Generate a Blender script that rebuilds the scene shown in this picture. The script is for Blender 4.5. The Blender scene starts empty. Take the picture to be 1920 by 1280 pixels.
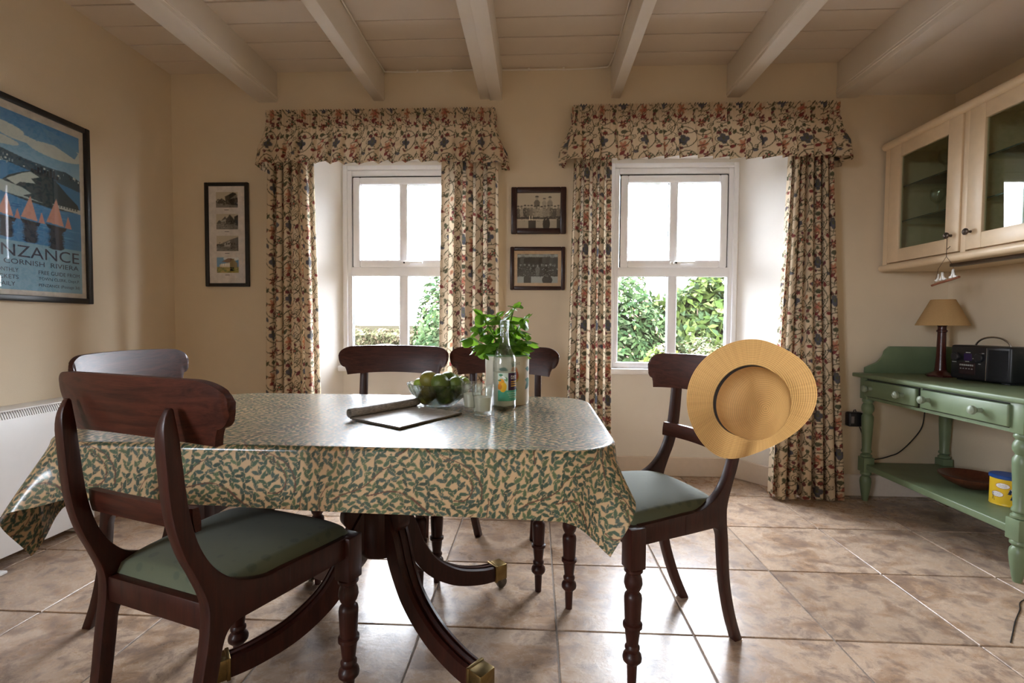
import bpy, bmesh, math, random
import numpy as np
from mathutils import Matrix, Vector

# ------------------------------------------------------------------ camera, sky, exposure
S = bpy.context.scene
COL = S.collection
H = 0.98
YAW, PITCH, ROLL = 0.0475, -0.0365, 0.0066
def setup_camera():
    r0 = Vector((math.cos(YAW), math.sin(YAW), 0))
    f0 = Vector((-math.sin(YAW)*math.cos(PITCH), math.cos(YAW)*math.cos(PITCH), math.sin(PITCH)))
    u0 = r0.cross(f0)
    R = r0*math.cos(ROLL) + u0*math.sin(ROLL)
    U = u0*math.cos(ROLL) - r0*math.sin(ROLL)
    c = bpy.data.cameras.new('camera'); c.sensor_width = 36; c.lens = 920/1920*36; c.clip_start = 0.02; c.clip_end = 500
    o = bpy.data.objects.new('camera', c); COL.objects.link(o)
    m = Matrix((R, U, -f0)).transposed().to_4x4(); m.translation = (0, 0, H)
    o.matrix_world = m
    S.camera = o
setup_camera()

SKY = 11.0
w = bpy.data.worlds.new('overcast_sky'); S.world = w; w.use_nodes = True
nt = w.node_tree; nt.nodes.clear()
wo = nt.nodes.new('ShaderNodeOutputWorld'); bg = nt.nodes.new('ShaderNodeBackground')
bg.inputs[0].default_value = (0.90, 0.965, 1.06, 1); bg.inputs[1].default_value = SKY
nt.links.new(bg.outputs[0], wo.inputs[0])
def portal(name, x0, x1, z0, z1, y, toward, side=False):
    l = bpy.data.lights.new(name, 'AREA'); l.shape = 'RECTANGLE'; l.size = x1-x0; l.size_y = z1-z0
    l.cycles.is_portal = True
    o = bpy.data.objects.new(name, l); COL.objects.link(o)
    o.location = ((x0+x1)/2, y, (z0+z1)/2)
    o.rotation_euler = (math.radians(-90 if toward < 0 else 90), 0, 0)
    if side:
        o.location = (y, (x0+x1)/2, (z0+z1)/2); o.rotation_euler = (math.radians(90), 0, math.radians(-90))
portal('window_portal', -1.24, -0.49, 0.70, 1.97, 3.28, -1)
portal('window_portal', 0.49, 1.25, 0.70, 1.97, 3.28, -1)
portal('fill_window_portal', -1.9, -0.8, 0.9, 2.1, -2.36, 1, True)  # serves the added fill window behind the camera
S.view_settings.view_transform = 'Standard'
S.view_settings.look = 'None'
S.view_settings.exposure = 2.2
S.view_settings.gamma = 1.0
S.view_settings.use_curve_mapping = False
S.cycles.caustics_reflective = False
S.cycles.caustics_refractive = False
S.cycles.sample_clamp_indirect = 8.0
S.cycles.use_denoising = True
S.cycles.max_bounces = 14
S.cycles.diffuse_bounces = 7
S.cycles.transparent_max_bounces = 16

random.seed(7)
RNG = np.random.default_rng(11)

# ------------------------------------------------------------------ helpers: tags
def tag(o, label=None, cat=None, group=None, kind=None):
    if label: o['label'] = label
    if cat: o['category'] = cat
    if group: o['group'] = group
    if kind: o['kind'] = kind
    return o
def empty(name, loc=(0, 0, 0), rz=0.0):
    o = bpy.data.objects.new(name, None); COL.objects.link(o)
    o.location = loc; o.rotation_euler = (0, 0, rz); o.empty_display_size = 0.05
    return o
def copy_tree(o, parent=None):
    c = o.copy(); COL.objects.link(c); c.parent = parent
    for ch in list(o.children): copy_tree(ch, c)
    return c

# ------------------------------------------------------------------ helpers: mesh
def to_vf(bm):
    bm.verts.ensure_lookup_table(); bm.verts.index_update()
    V = [tuple(v.co) for v in bm.verts]; F = [tuple(v.index for v in f.verts) for f in bm.faces]
    bm.free(); return V, F
def box(x0, x1, y0, y1, z0, z1, bev=0.0, seg=2):
    bm = bmesh.new()
    m = Matrix.Translation(((x0+x1)/2, (y0+y1)/2, (z0+z1)/2)) @ Matrix.Diagonal((abs(x1-x0), abs(y1-y0), abs(z1-z0), 1))
    bmesh.ops.create_cube(bm, size=1.0, matrix=m)
    if bev > 0: bmesh.ops.bevel(bm, geom=bm.edges[:], offset=bev, segments=seg, affect='EDGES', profile=0.5)
    return to_vf(bm)
def merge(*vfs):
    V, F = [], []
    for v, f in vfs:
        n = len(V); V.extend(v); F.extend(tuple(i+n for i in q) for q in f)
    return V, F
def xf(vf, M):
    return [tuple(M @ Vector(v)) for v in vf[0]], vf[1]
def mv(vf, x=0, y=0, z=0): return [(a+x, b+y, c+z) for a, b, c in vf[0]], vf[1]
def fn(vf, g): return [tuple(g(*v)) for v in vf[0]], vf[1]
def lathe(prof, n=32, ring=None):
    """profile [(r,z)]; r==0 ends become poles. ring(theta, r, z)->r for fluting"""
    V, F, rows = [], [], []
    for r, z in prof:
        if r <= 1e-7:
            rows.append([len(V)]*n); V.append((0, 0, z))
        else:
            row = []
            for k in range(n):
                t = 2*math.pi*k/n; rr = ring(t, r, z) if ring else r
                row.append(len(V)); V.append((rr*math.cos(t), rr*math.sin(t), z))
            rows.append(row)
    for a, b in zip(rows, rows[1:]):
        for k in range(n):
            q = [a[k], a[(k+1) % n], b[(k+1) % n], b[k]]
            u = []
            for i in q:
                if i not in u: u.append(i)
            if len(u) >= 3: F.append(tuple(u))
    return V, F
def closed(prof):
    return [(0, prof[0][1])] + list(prof) + [(0, prof[-1][1])]
def tube(path, r, n=10, cap=True, closed_path=False):
    P = [Vector(p) for p in path]; m = len(P)
    rs = r if isinstance(r, (list, tuple)) else [r]*m
    V, F = [], []
    T = []
    for i in range(m):
        a = P[max(0, i-1)]; b = P[min(m-1, i+1)]; T.append((b-a).normalized())
    up = Vector((0, 0, 1)) if abs(T[0].z) < 0.9 else Vector((1, 0, 0))
    N = (up - T[0]*up.dot(T[0])).normalized()
    for i in range(m):
        N = (N - T[i]*N.dot(T[i])).normalized(); B = T[i].cross(N)
        for k in range(n):
            t = 2*math.pi*k/n
            V.append(tuple(P[i] + (N*math.cos(t) + B*math.sin(t))*rs[i]))
    for i in range(m-1):
        for k in range(n):
            a = i*n+k; b = i*n+(k+1) % n
            F.append((a, b, b+n, a+n))
    if cap:
        F.append(tuple(range(n))[::-1]); F.append(tuple((m-1)*n+k for k in range(n)))
    return V, F
def prism(poly, t0, t1, axis='x', bev=0.0, seg=2):
    """extrude a 2-D outline; axis x: poly=(y,z), y: poly=(x,z), z: poly=(x,y)"""
    bm = bmesh.new()
    def p(a, b, t): return {'x': (t, a, b), 'y': (a, t, b), 'z': (a, b, t)}[axis]
    n = len(poly)
    v0 = [bm.verts.new(p(a, b, t0)) for a, b in poly]; v1 = [bm.verts.new(p(a, b, t1)) for a, b in poly]
    bm.faces.new(v0); bm.faces.new(v1[::-1])
    for i in range(n):
        j = (i+1) % n; bm.faces.new((v0[j], v0[i], v1[i], v1[j]))
    bmesh.ops.recalc_face_normals(bm, faces=bm.faces[:])
    if bev > 0:
        es = [e for e in bm.edges if e.calc_face_angle(0) > 0.6]
        bmesh.ops.bevel(bm, geom=es, offset=bev, segments=seg, affect='EDGES', profile=0.5)
    big = [f for f in bm.faces if len(f.verts) > 4]
    bmesh.ops.triangulate(bm, faces=big)
    return to_vf(bm)
def smooth_path(pts, n=8):
    """Catmull-Rom through 2-D or 3-D points"""
    P = [Vector(p) for p in pts]; out = []
    for i in range(len(P)-1):
        p0 = P[max(0, i-1)]; p1 = P[i]; p2 = P[i+1]; p3 = P[min(len(P)-1, i+2)]
        for k in range(n):
            t = k/n
            out.append(0.5*((2*p1) + (p2-p0)*t + (2*p0-5*p1+4*p2-p3)*t*t + (3*p1-p0-3*p2+p3)*t**3))
    out.append(P[-1]); return [tuple(p) for p in out]
def mesh(name, vf, m, smooth=35):
    me = bpy.data.meshes.new(name); me.from_pydata([tuple(v) for v in vf[0]], [], [tuple(f) for f in vf[1]]); me.update()
    bm = bmesh.new(); bm.from_mesh(me); bmesh.ops.recalc_face_normals(bm, faces=bm.faces[:]); bm.to_mesh(me); bm.free()
    if m: me.materials.append(m)
    if smooth is not None:
        me.polygons.foreach_set('use_smooth', [True]*len(me.polygons))
        me.set_sharp_from_angle(angle=math.radians(smooth))
    return me
def mk(name, vf, m, parent=None, loc=None, rot=None, smooth=35):
    me = vf if isinstance(vf, bpy.types.Mesh) else mesh(name, vf, m, smooth)
    o = bpy.data.objects.new(name, me); COL.objects.link(o)
    if parent: o.parent = parent
    if loc: o.location = loc
    if rot: o.rotation_euler = rot
    return o
def grid_mesh(name, P, m, colors=None, uv=None, smooth=True):
    """P: (nv,nu,3) array -> quad grid; colors (nv,nu,3) linear -> point colour attribute 'print'"""
    nv, nu, _ = P.shape
    idx = np.arange(nv*nu).reshape(nv, nu)
    q = np.stack([idx[:-1, :-1], idx[:-1, 1:], idx[1:, 1:], idx[1:, :-1]], -1).reshape(-1, 4)
    me = bpy.data.meshes.new(name)
    me.vertices.add(nv*nu); me.vertices.foreach_set('co', P.reshape(-1).astype(np.float32))
    me.loops.add(q.size); me.loops.foreach_set('vertex_index', q.reshape(-1).astype(np.int32))
    me.polygons.add(len(q)); me.polygons.foreach_set('loop_start', (np.arange(len(q))*4).astype(np.int32))
    me.update(calc_edges=True); me.validate()
    if smooth: me.polygons.foreach_set('use_smooth', [True]*len(q))
    if colors is not None:
        a = me.attributes.new('print', 'FLOAT_COLOR', 'POINT')
        c = np.ones((nv*nu, 4), np.float32); c[:, :3] = colors.reshape(-1, 3)
        a.data.foreach_set('color', c.reshape(-1))
    if m: me.materials.append(m)
    return me
_textn = [0]
def text_mesh(body, width=None, height=None, extrude=0.0, align='LEFT'):
    """flat lettering in the XY plane, lower-left (or centred) at the origin"""
    cu = bpy.data.curves.new('lettering', 'FONT'); cu.body = body; cu.size = 1.0; cu.extrude = extrude; cu.resolution_u = 3
    ob = bpy.data.objects.new('lettering_tmp', cu); COL.objects.link(ob)
    bpy.context.view_layer.update()
    me = bpy.data.meshes.new_from_object(ob.evaluated_get(bpy.context.evaluated_depsgraph_get()))
    bpy.data.objects.remove(ob); bpy.data.curves.remove(cu)
    V = np.array([v.co[:] for v in me.vertices]); F = [tuple(p.vertices) for p in me.polygons]
    bpy.data.meshes.remove(me)
    mn, mx = V.min(0), V.max(0)
    V[:, 0] -= mn[0]; V[:, 1] -= mn[1]
    sx = width/(mx[0]-mn[0]) if width else None
    sy = height/(mx[1]-mn[1]) if height else None
    sx = sx or sy; sy = sy or sx
    V[:, 0] *= sx; V[:, 1] *= sy
    if align == 'CENTER': V[:, 0] -= V[:, 0].max()/2
    return [tuple(v) for v in V], F

# ------------------------------------------------------------------ helpers: materials
class NT:
    def __init__(s, name):
        s.m = bpy.data.materials.new(name); s.m.use_nodes = True; s.t = s.m.node_tree; s.t.nodes.clear()
        s.out = s.n('ShaderNodeOutputMaterial')
    def n(s, typ, **kw):
        x = s.t.nodes.new(typ)
        for k, v in kw.items(): setattr(x, k, v)
        return x
    def l(s, a, b): s.t.links.new(a, b)
    def set(s, node, key, val):
        if hasattr(val, 'is_output') or isinstance(val, bpy.types.NodeSocket): s.l(val, node.inputs[key])
        else: node.inputs[key].default_value = val
    def math(s, op, a, b=None, clamp=False):
        x = s.n('ShaderNodeMath', operation=op, use_clamp=clamp); s.set(x, 0, a)
        if b is not None: s.set(x, 1, b)
        return x.outputs[0]
    def coord(s, which='Object', scale=(1, 1, 1), rand=False, rot=(0, 0, 0)):
        c = s.n('ShaderNodeTexCoord'); mp = s.n('ShaderNodeMapping'); s.l(c.outputs[which], mp.inputs[0])
        mp.inputs['Scale'].default_value = scale; mp.inputs['Rotation'].default_value = rot
        if rand:
            oi = s.n('ShaderNodeObjectInfo'); cm = s.n('ShaderNodeVectorMath', operation='SCALE')
            cm.inputs[0].default_value = (37.0, 91.0, 13.0); s.l(oi.outputs['Random'], cm.inputs['Scale'])
            s.l(cm.outputs[0], mp.inputs['Location'])
        return mp.outputs[0]
    def noise(s, vec, scale, detail=4, rough=0.55, dist=0.0):
        x = s.n('ShaderNodeTexNoise'); s.l(vec, x.inputs['Vector'])
        x.inputs['Scale'].default_value = scale; x.inputs['Detail'].default_value = detail
        x.inputs['Roughness'].default_value = rough; x.inputs['Distortion'].default_value = dist
        return x.outputs['Fac']
    def ramp(s, fac, stops):
        x = s.n('ShaderNodeValToRGB'); s.l(fac, x.inputs[0]); e = x.color_ramp.elements
        while len(e) < len(stops): e.new(0.5)
        for k, (p, c) in enumerate(stops):
            e[k].position = p; e[k].color = (*c, 1) if len(c) == 3 else c
        return x.outputs[0]
    def mix(s, fac, a, b, mode='MIX'):
        x = s.n('ShaderNodeMix', data_type='RGBA', blend_type=mode)
        s.set(x, 0, fac)
        for k, v in ((6, a), (7, b)):
            if isinstance(v, bpy.types.NodeSocket): s.l(v, x.inputs[k])
            else: x.inputs[k].default_value = (*v, 1)
        return x.outputs[2]
    def bump(s, h, strength=0.2, dist=0.01):
        x = s.n('ShaderNodeBump'); s.l(h, x.inputs['Height']); x.inputs['Strength'].default_value = strength
        x.inputs['Distance'].default_value = dist; return x.outputs[0]
    def bsdf(s, color, rough=0.5, metal=0.0, normal=None, coat=0.0, coat_rough=0.1, spec=0.5, trans=0.0, ior=1.45, sheen=0.0, alpha=None, emit=None):
        b = s.n('ShaderNodeBsdfPrincipled')
        if isinstance(color, bpy.types.NodeSocket): s.l(color, b.inputs['Base Color'])
        else: b.inputs['Base Color'].default_value = (*color, 1)
        s.set(b, 'Roughness', rough); b.inputs['Metallic'].default_value = metal
        b.inputs['Coat Weight'].default_value = coat; b.inputs['Coat Roughness'].default_value = coat_rough
        b.inputs['Specular IOR Level'].default_value = spec; b.inputs['Transmission Weight'].default_value = trans
        b.inputs['IOR'].default_value = ior; b.inputs['Sheen Weight'].default_value = sheen
        if normal is not None: s.l(normal, b.inputs['Normal'])
        return b.outputs[0]
    def done(s, sh): s.l(sh, s.out.inputs[0]); return s.m
MATS = {}
def plain(name, color, rough=0.5, var=0.12, scale=30, bump=0.0, **kw):
    if name in MATS: return MATS[name]
    t = NT(name); v = t.coord('Object', rand=True); f = t.noise(v, scale, 3)
    c = t.ramp(f, [(0.3, tuple(x*(1-var) for x in color)), (0.7, tuple(min(1, x*(1+var)) for x in color))])
    nrm = t.bump(f, bump, 0.002) if bump else None
    MATS[name] = t.done(t.bsdf(c, rough, normal=nrm, **kw)); return MATS[name]

def m_wall(name, color, bump=0.25):
    t = NT(name); v = t.coord('Object')
    f = t.noise(v, 180, 3, 0.6); g = t.noise(v, 2.2, 4, 0.6)
    c = t.ramp(g, [(0.3, tuple(x*0.95 for x in color)), (0.7, tuple(min(1, x*1.03) for x in color))])
    return t.done(t.bsdf(c, 0.75, normal=t.bump(f, bump, 0.002), spec=0.25))
M_WALL = m_wall('cream_wall_paint', (0.69, 0.585, 0.435))
M_REVEAL = m_wall('pale_reveal_paint', (0.85, 0.825, 0.78))
M_CEIL = m_wall('ceiling_board_paint', (0.70, 0.615, 0.52), 0.1)
M_BEAM = m_wall('beam_paint', (0.78, 0.72, 0.64), 0.1)
M_BASE = plain('baseboard_paint', (0.74, 0.66, 0.58), 0.45, 0.03)
M_PVC = plain('white_window_plastic', (0.88, 0.89, 0.92), 0.3, 0.01)
M_DARK = plain('dark_gap', (0.02, 0.015, 0.012), 0.9)
M_BLACK = plain('black_plastic', (0.012, 0.012, 0.014), 0.4, 0.1)
M_BLACKFRAME = plain('black_frame_paint', (0.012, 0.011, 0.011), 0.35)
M_CREAM = plain('cream_cabinet_paint', (0.72, 0.56, 0.37), 0.4, 0.03)
M_GREEN = plain('sage_green_paint', (0.145, 0.195, 0.110), 0.38, 0.08, 12)
M_WHITE = plain('white_enamel', (0.80, 0.79, 0.77), 0.35, 0.01)
M_BRASS = plain('aged_brass', (0.24, 0.165, 0.065), 0.38, 0.2, 40, metal=1.0)
M_STEEL = plain('brushed_steel', (0.6, 0.6, 0.62), 0.25, 0.05, metal=1.0)
M_PAPER = plain('matt_paper', (0.80, 0.77, 0.72), 0.8, 0.02)

def m_wood(name, c0, c1, rough=0.3, coat=0.5, stretch=(18, 18, 1.6), sc=3.0, spec=0.3):
    t = NT(name); v = t.coord('Object', stretch, rand=True)
    f = t.noise(v, sc, 6, 0.65, 1.2); g = t.noise(v, sc*6, 3, 0.6)
    k = t.math('ADD', t.math('MULTIPLY', f, 0.75), t.math('MULTIPLY', g, 0.25))
    c = t.ramp(k, [(0.3, c0), (0.72, c1)])
    return t.done(t.bsdf(c, rough, normal=t.bump(g, 0.05, 0.001), coat=coat, coat_rough=0.18, spec=spec))
M_MAHOG = m_wood('mahogany', (0.013, 0.0030, 0.0022), (0.056, 0.0130, 0.0072), 0.42, 0.12)
M_MAHOG_RAIL = m_wood('mahogany_crossgrain', (0.014, 0.0036, 0.0026), (0.088, 0.023, 0.012), 0.42, 0.04, (1.6, 18, 18), spec=0.2)
M_BOWLWOOD = m_wood('turned_wood', (0.05, 0.014, 0.008), (0.15, 0.05, 0.025), 0.35, 0.3)
M_LAMPWOOD = m_wood('lamp_wood', (0.03, 0.006, 0.005), (0.07, 0.014, 0.01), 0.35, 0.3)
M_PICFRAME = m_wood('dark_picture_frame_wood', (0.02, 0.008, 0.007), (0.05, 0.02, 0.017), 0.35, 0.3, (5, 5, 5))

def m_floor():
    t = NT('slate_tile'); v = t.coord('Object', (1, 1, 1), rand=True)
    vs = t.coord('Object', (1.0, 1.5, 1), rand=True)
    a = t.noise(vs, 5.0, 8, 0.68, 0.5); b = t.noise(v, 14, 6, 0.72, 0.4); c = t.noise(vs, 52, 4, 0.72, 0.3)
    base = t.ramp(a, [(0.30, (0.17, 0.115, 0.085)), (0.43, (0.37, 0.245, 0.16)), (0.53, (0.49, 0.37, 0.275)), (0.62, (0.46, 0.33, 0.23)), (0.74, (0.30, 0.245, 0.215))])
    base = t.mix(t.ramp(b, [(0.48, (0, 0, 0)), (0.64, (0.85, 0.85, 0.85))]), base, (0.20, 0.14, 0.112))
    spk = t.ramp(c, [(0.59, (0, 0, 0)), (0.70, (1, 1, 1))])
    zone = t.ramp(b, [(0.44, (0, 0, 0)), (0.6, (0.85, 0.85, 0.85))])
    fac = t.math('MULTIPLY', spk, zone)
    base = t.mix(fac, base, (0.085, 0.06, 0.05))
    rg = t.ramp(b, [(0.3, (0.22,)*3), (0.7, (0.36,)*3)])
    h = t.math('ADD', t.math('MULTIPLY', b, 0.6), t.math('MULTIPLY', c, 0.25))
    oi = t.n('ShaderNodeObjectInfo')
    hs = t.n('ShaderNodeHueSaturation'); t.l(base, hs.inputs['Color'])
    t.l(t.math('ADD', t.math('MULTIPLY', oi.outputs['Random'], 0.22), 0.88), hs.inputs['Value'])
    return t.done(t.bsdf(hs.outputs[0], rg, normal=t.bump(h, 0.22, 0.006), spec=0.5))
M_TILE = m_floor()
M_GROUT = plain('grey_grout', (0.27, 0.225, 0.19), 0.85, 0.15, 80)

def m_pane(name='window_glass', refl=1.0, tint=(1, 1, 1)):
    t = NT(name); fc = t.n('ShaderNodeLayerWeight'); fc.inputs[0].default_value = 0.5
    fr = t.n('ShaderNodeMath', operation='MULTIPLY_ADD'); t.l(t.math('POWER', fc.outputs['Facing'], 5.0), fr.inputs[0]); fr.inputs[1].default_value = 0.96; fr.inputs[2].default_value = 0.04
    tr = t.n('ShaderNodeBsdfTransparent'); tr.inputs[0].default_value = (*tint, 1)
    gl = t.n('ShaderNodeBsdfGlossy'); gl.inputs['Roughness'].default_value = 0.0; gl.inputs[0].default_value = (refl, refl, refl, 1)
    mx = t.n('ShaderNodeMixShader'); t.l(fr.outputs[0], mx.inputs[0]); t.l(tr.outputs[0], mx.inputs[1]); t.l(gl.outputs[0], mx.inputs[2])
    return t.done(mx.outputs[0])
M_PANE = m_pane()
M_SMOKE = m_pane('cabinet_glass', 1.0, (0.82, 0.89, 0.84))
def m_glass(name, color=(1, 1, 1), thin_share=0.90):
    t = NT(name); g = t.n('ShaderNodeBsdfGlass'); g.inputs['IOR'].default_value = 1.47; g.inputs['Roughness'].default_value = 0.0
    g.inputs[0].default_value = (*color, 1)
    fc = t.n('ShaderNodeLayerWeight'); fc.inputs[0].default_value = 0.5
    fr = t.n('ShaderNodeMath', operation='MULTIPLY_ADD'); t.l(t.math('POWER', fc.outputs['Facing'], 3.5), fr.inputs[0]); fr.inputs[1].default_value = 0.8; fr.inputs[2].default_value = 0.05
    tr = t.n('ShaderNodeBsdfTransparent'); tr.inputs[0].default_value = (*color, 1); gl = t.n('ShaderNodeBsdfGlossy'); gl.inputs['Roughness'].default_value = 0.0
    thin = t.n('ShaderNodeMixShader'); t.l(fr.outputs[0], thin.inputs[0]); t.l(tr.outputs[0], thin.inputs[1]); t.l(gl.outputs[0], thin.inputs[2])
    mx = t.n('ShaderNodeMixShader'); mx.inputs[0].default_value = thin_share; t.l(g.outputs[0], mx.inputs[1]); t.l(thin.outputs[0], mx.inputs[2])
    return t.done(mx.outputs[0])
M_GLASS = m_glass('clear_glass', (0.97, 0.99, 0.98))
M_GLASS_CUT = m_glass('fluted_glass', (0.95, 0.98, 0.96), 0.4)
def m_liquid():
    t = NT('cloudy_lemonade'); a = t.bsdf((0.92, 0.91, 0.84), 0.3)
    b = t.n('ShaderNodeBsdfTranslucent'); b.inputs[0].default_value = (0.95, 0.93, 0.8, 1)
    mx = t.n('ShaderNodeMixShader'); mx.inputs[0].default_value = 0.55; t.l(a, mx.inputs[1]); t.l(b.outputs[0], mx.inputs[2])
    return t.done(mx.outputs[0])
M_LIQ = m_liquid()
def m_print(name, rough=0.6, trans=0.0, coat=0.0, coat_rough=0.15, bump=0.0, bscale=500, spec=0.4):
    t = NT(name); a = t.n('ShaderNodeAttribute'); a.attribute_name = 'print'
    nrm = None
    if bump: nrm = t.bump(t.noise(t.coord('Object'), bscale, 2), bump, 0.001)
    s = t.bsdf(a.outputs['Color'], rough, coat=coat, coat_rough=coat_rough, normal=nrm, spec=spec)
    if trans:
        b = t.n('ShaderNodeBsdfTranslucent'); t.l(a.outputs['Color'], b.inputs[0])
        mx = t.n('ShaderNodeMixShader'); mx.inputs[0].default_value = trans; t.l(s, mx.inputs[1]); t.l(b.outputs[0], mx.inputs[2]); s = mx.outputs[0]
    return t.done(s)
M_CURTAIN = m_print('printed_linen', 0.85, 0.22, bump=0.15, spec=0.15)
M_OILCLOTH = m_print('printed_oilcloth', 0.45, coat=0.75, coat_rough=0.17, bump=0.05, bscale=40)
M_PRINT = m_print('printed_paper', 0.6)
def m_leaf(name, c0, c1, trans=0.45, rough=0.4, attr=False):
    t = NT(name)
    if attr:
        a = t.n('ShaderNodeAttribute'); a.attribute_name = 'print'; c = a.outputs['Color']
    else:
        c = t.ramp(t.noise(t.coord('Object', rand=True), 30, 3), [(0.3, c0), (0.7, c1)])
    s = t.bsdf(c, rough, spec=0.04 if attr else 0.4); b = t.n('ShaderNodeBsdfTranslucent')
    t.l(t.mix(0.6, c, (0.34, 0.60, 0.05)) if not attr else c, b.inputs[0])
    mx = t.n('ShaderNodeMixShader'); mx.inputs[0].default_value = trans; t.l(s, mx.inputs[1]); t.l(b.outputs[0], mx.inputs[2])
    return t.done(mx.outputs[0])
M_BASIL = m_leaf('basil_leaf', (0.045, 0.13, 0.012), (0.10, 0.25, 0.025), 0.5, 0.35)
M_STEM = plain('green_stem', (0.13, 0.22, 0.05), 0.5)
M_FOLIAGE = m_leaf('shrub_leaf', None, None, 0.25, 0.8, attr=True)
M_BARK = plain('bark', (0.09, 0.065, 0.045), 0.9)
def m_seat():
    t = NT('green_damask'); v = t.coord('Object', (26, 26, 26))
    vo = t.n('ShaderNodeTexVoronoi'); t.l(v, vo.inputs['Vector']); vo.inputs['Scale'].default_value = 1.0; vo.inputs['Randomness'].default_value = 0.25
    k = t.ramp(vo.outputs['Distance'], [(0.22, (1, 1, 1)), (0.30, (0, 0, 0))])
    fine = t.noise(t.coord('Object'), 700, 2)
    c = t.mix(k, (0.085, 0.100, 0.062), (0.058, 0.075, 0.050))
    c = t.mix(t.math('MULTIPLY', fine, 0.35), c, (0.14, 0.155, 0.105))
    return t.done(t.bsdf(c, 0.8, normal=t.bump(fine, 0.15, 0.0008), sheen=0.15, spec=0.25))
M_SEAT = m_seat()
def m_straw():
    t = NT('woven_straw'); u = t.n('ShaderNodeUVMap'); mp = t.n('ShaderNodeMapping'); t.l(u.outputs[0], mp.inputs[0])
    mp.inputs['Scale'].default_value = (420, 1, 1)
    wv = t.n('ShaderNodeTexNoise'); t.l(mp.outputs[0], wv.inputs['Vector']); wv.inputs['Scale'].default_value = 1.0
    a = t.n('ShaderNodeAttribute'); a.attribute_name = 'braid'
    c = t.ramp(wv.outputs['Fac'], [(0.3, (0.29, 0.155, 0.058)), (0.7, (0.45, 0.265, 0.105))])
    s = t.bsdf(c, 0.65, normal=t.bump(wv.outputs['Fac'], 0.3, 0.001), spec=0.3)
    b = t.n('ShaderNodeBsdfTranslucent'); b.inputs[0].default_value = (0.95, 0.55, 0.19, 1)
    mx = t.n('ShaderNodeMixShader'); t.l(t.ramp(a.outputs['Fac'], [(0.25, (.80,)*3), (0.75, (.20,)*3)]), mx.inputs[0]); t.l(s, mx.inputs[1]); t.l(b.outputs[0], mx.inputs[2])
    return t.done(mx.outputs[0])
M_STRAW = m_straw()
def m_shade():
    t = NT('lamp_shade_fabric'); f = t.noise(t.coord('Object'), 300, 2)
    c = t.ramp(f, [(0.3, (0.52, 0.34, 0.15)), (0.7, (0.62, 0.42, 0.20))]); s = t.bsdf(c, 0.8)
    b = t.n('ShaderNodeBsdfTranslucent'); b.inputs[0].default_value = (0.7, 0.5, 0.28, 1)
    mx = t.n('ShaderNodeMixShader'); mx.inputs[0].default_value = 0.3; t.l(s, mx.inputs[1]); t.l(b.outputs[0], mx.inputs[2])
    return t.done(mx.outputs[0])
M_SHADE = m_shade()
def m_fruit(name, c0, c1):
    t = NT(name); v = t.coord('Object', rand=True)
    c = t.ramp(t.noise(v, 14, 3), [(0.35, c0), (0.7, c1)])
    vo = t.n('ShaderNodeTexVoronoi'); t.l(v, vo.inputs['Vector']); vo.inputs['Scale'].default_value = 420
    return t.done(t.bsdf(c, 0.32, normal=t.bump(vo.outputs['Distance'], 0.2, 0.001), spec=0.5))
M_LIME_D = m_fruit('dark_lime_skin', (0.065, 0.11, 0.016), (0.13, 0.18, 0.028))
M_LIME_O = m_fruit('olive_lime_skin', (0.14, 0.135, 0.02), (0.25, 0.22, 0.04))
M_LIME_B = m_fruit('bright_lime_skin', (0.22, 0.34, 0.03), (0.34, 0.45, 0.06))

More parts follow.
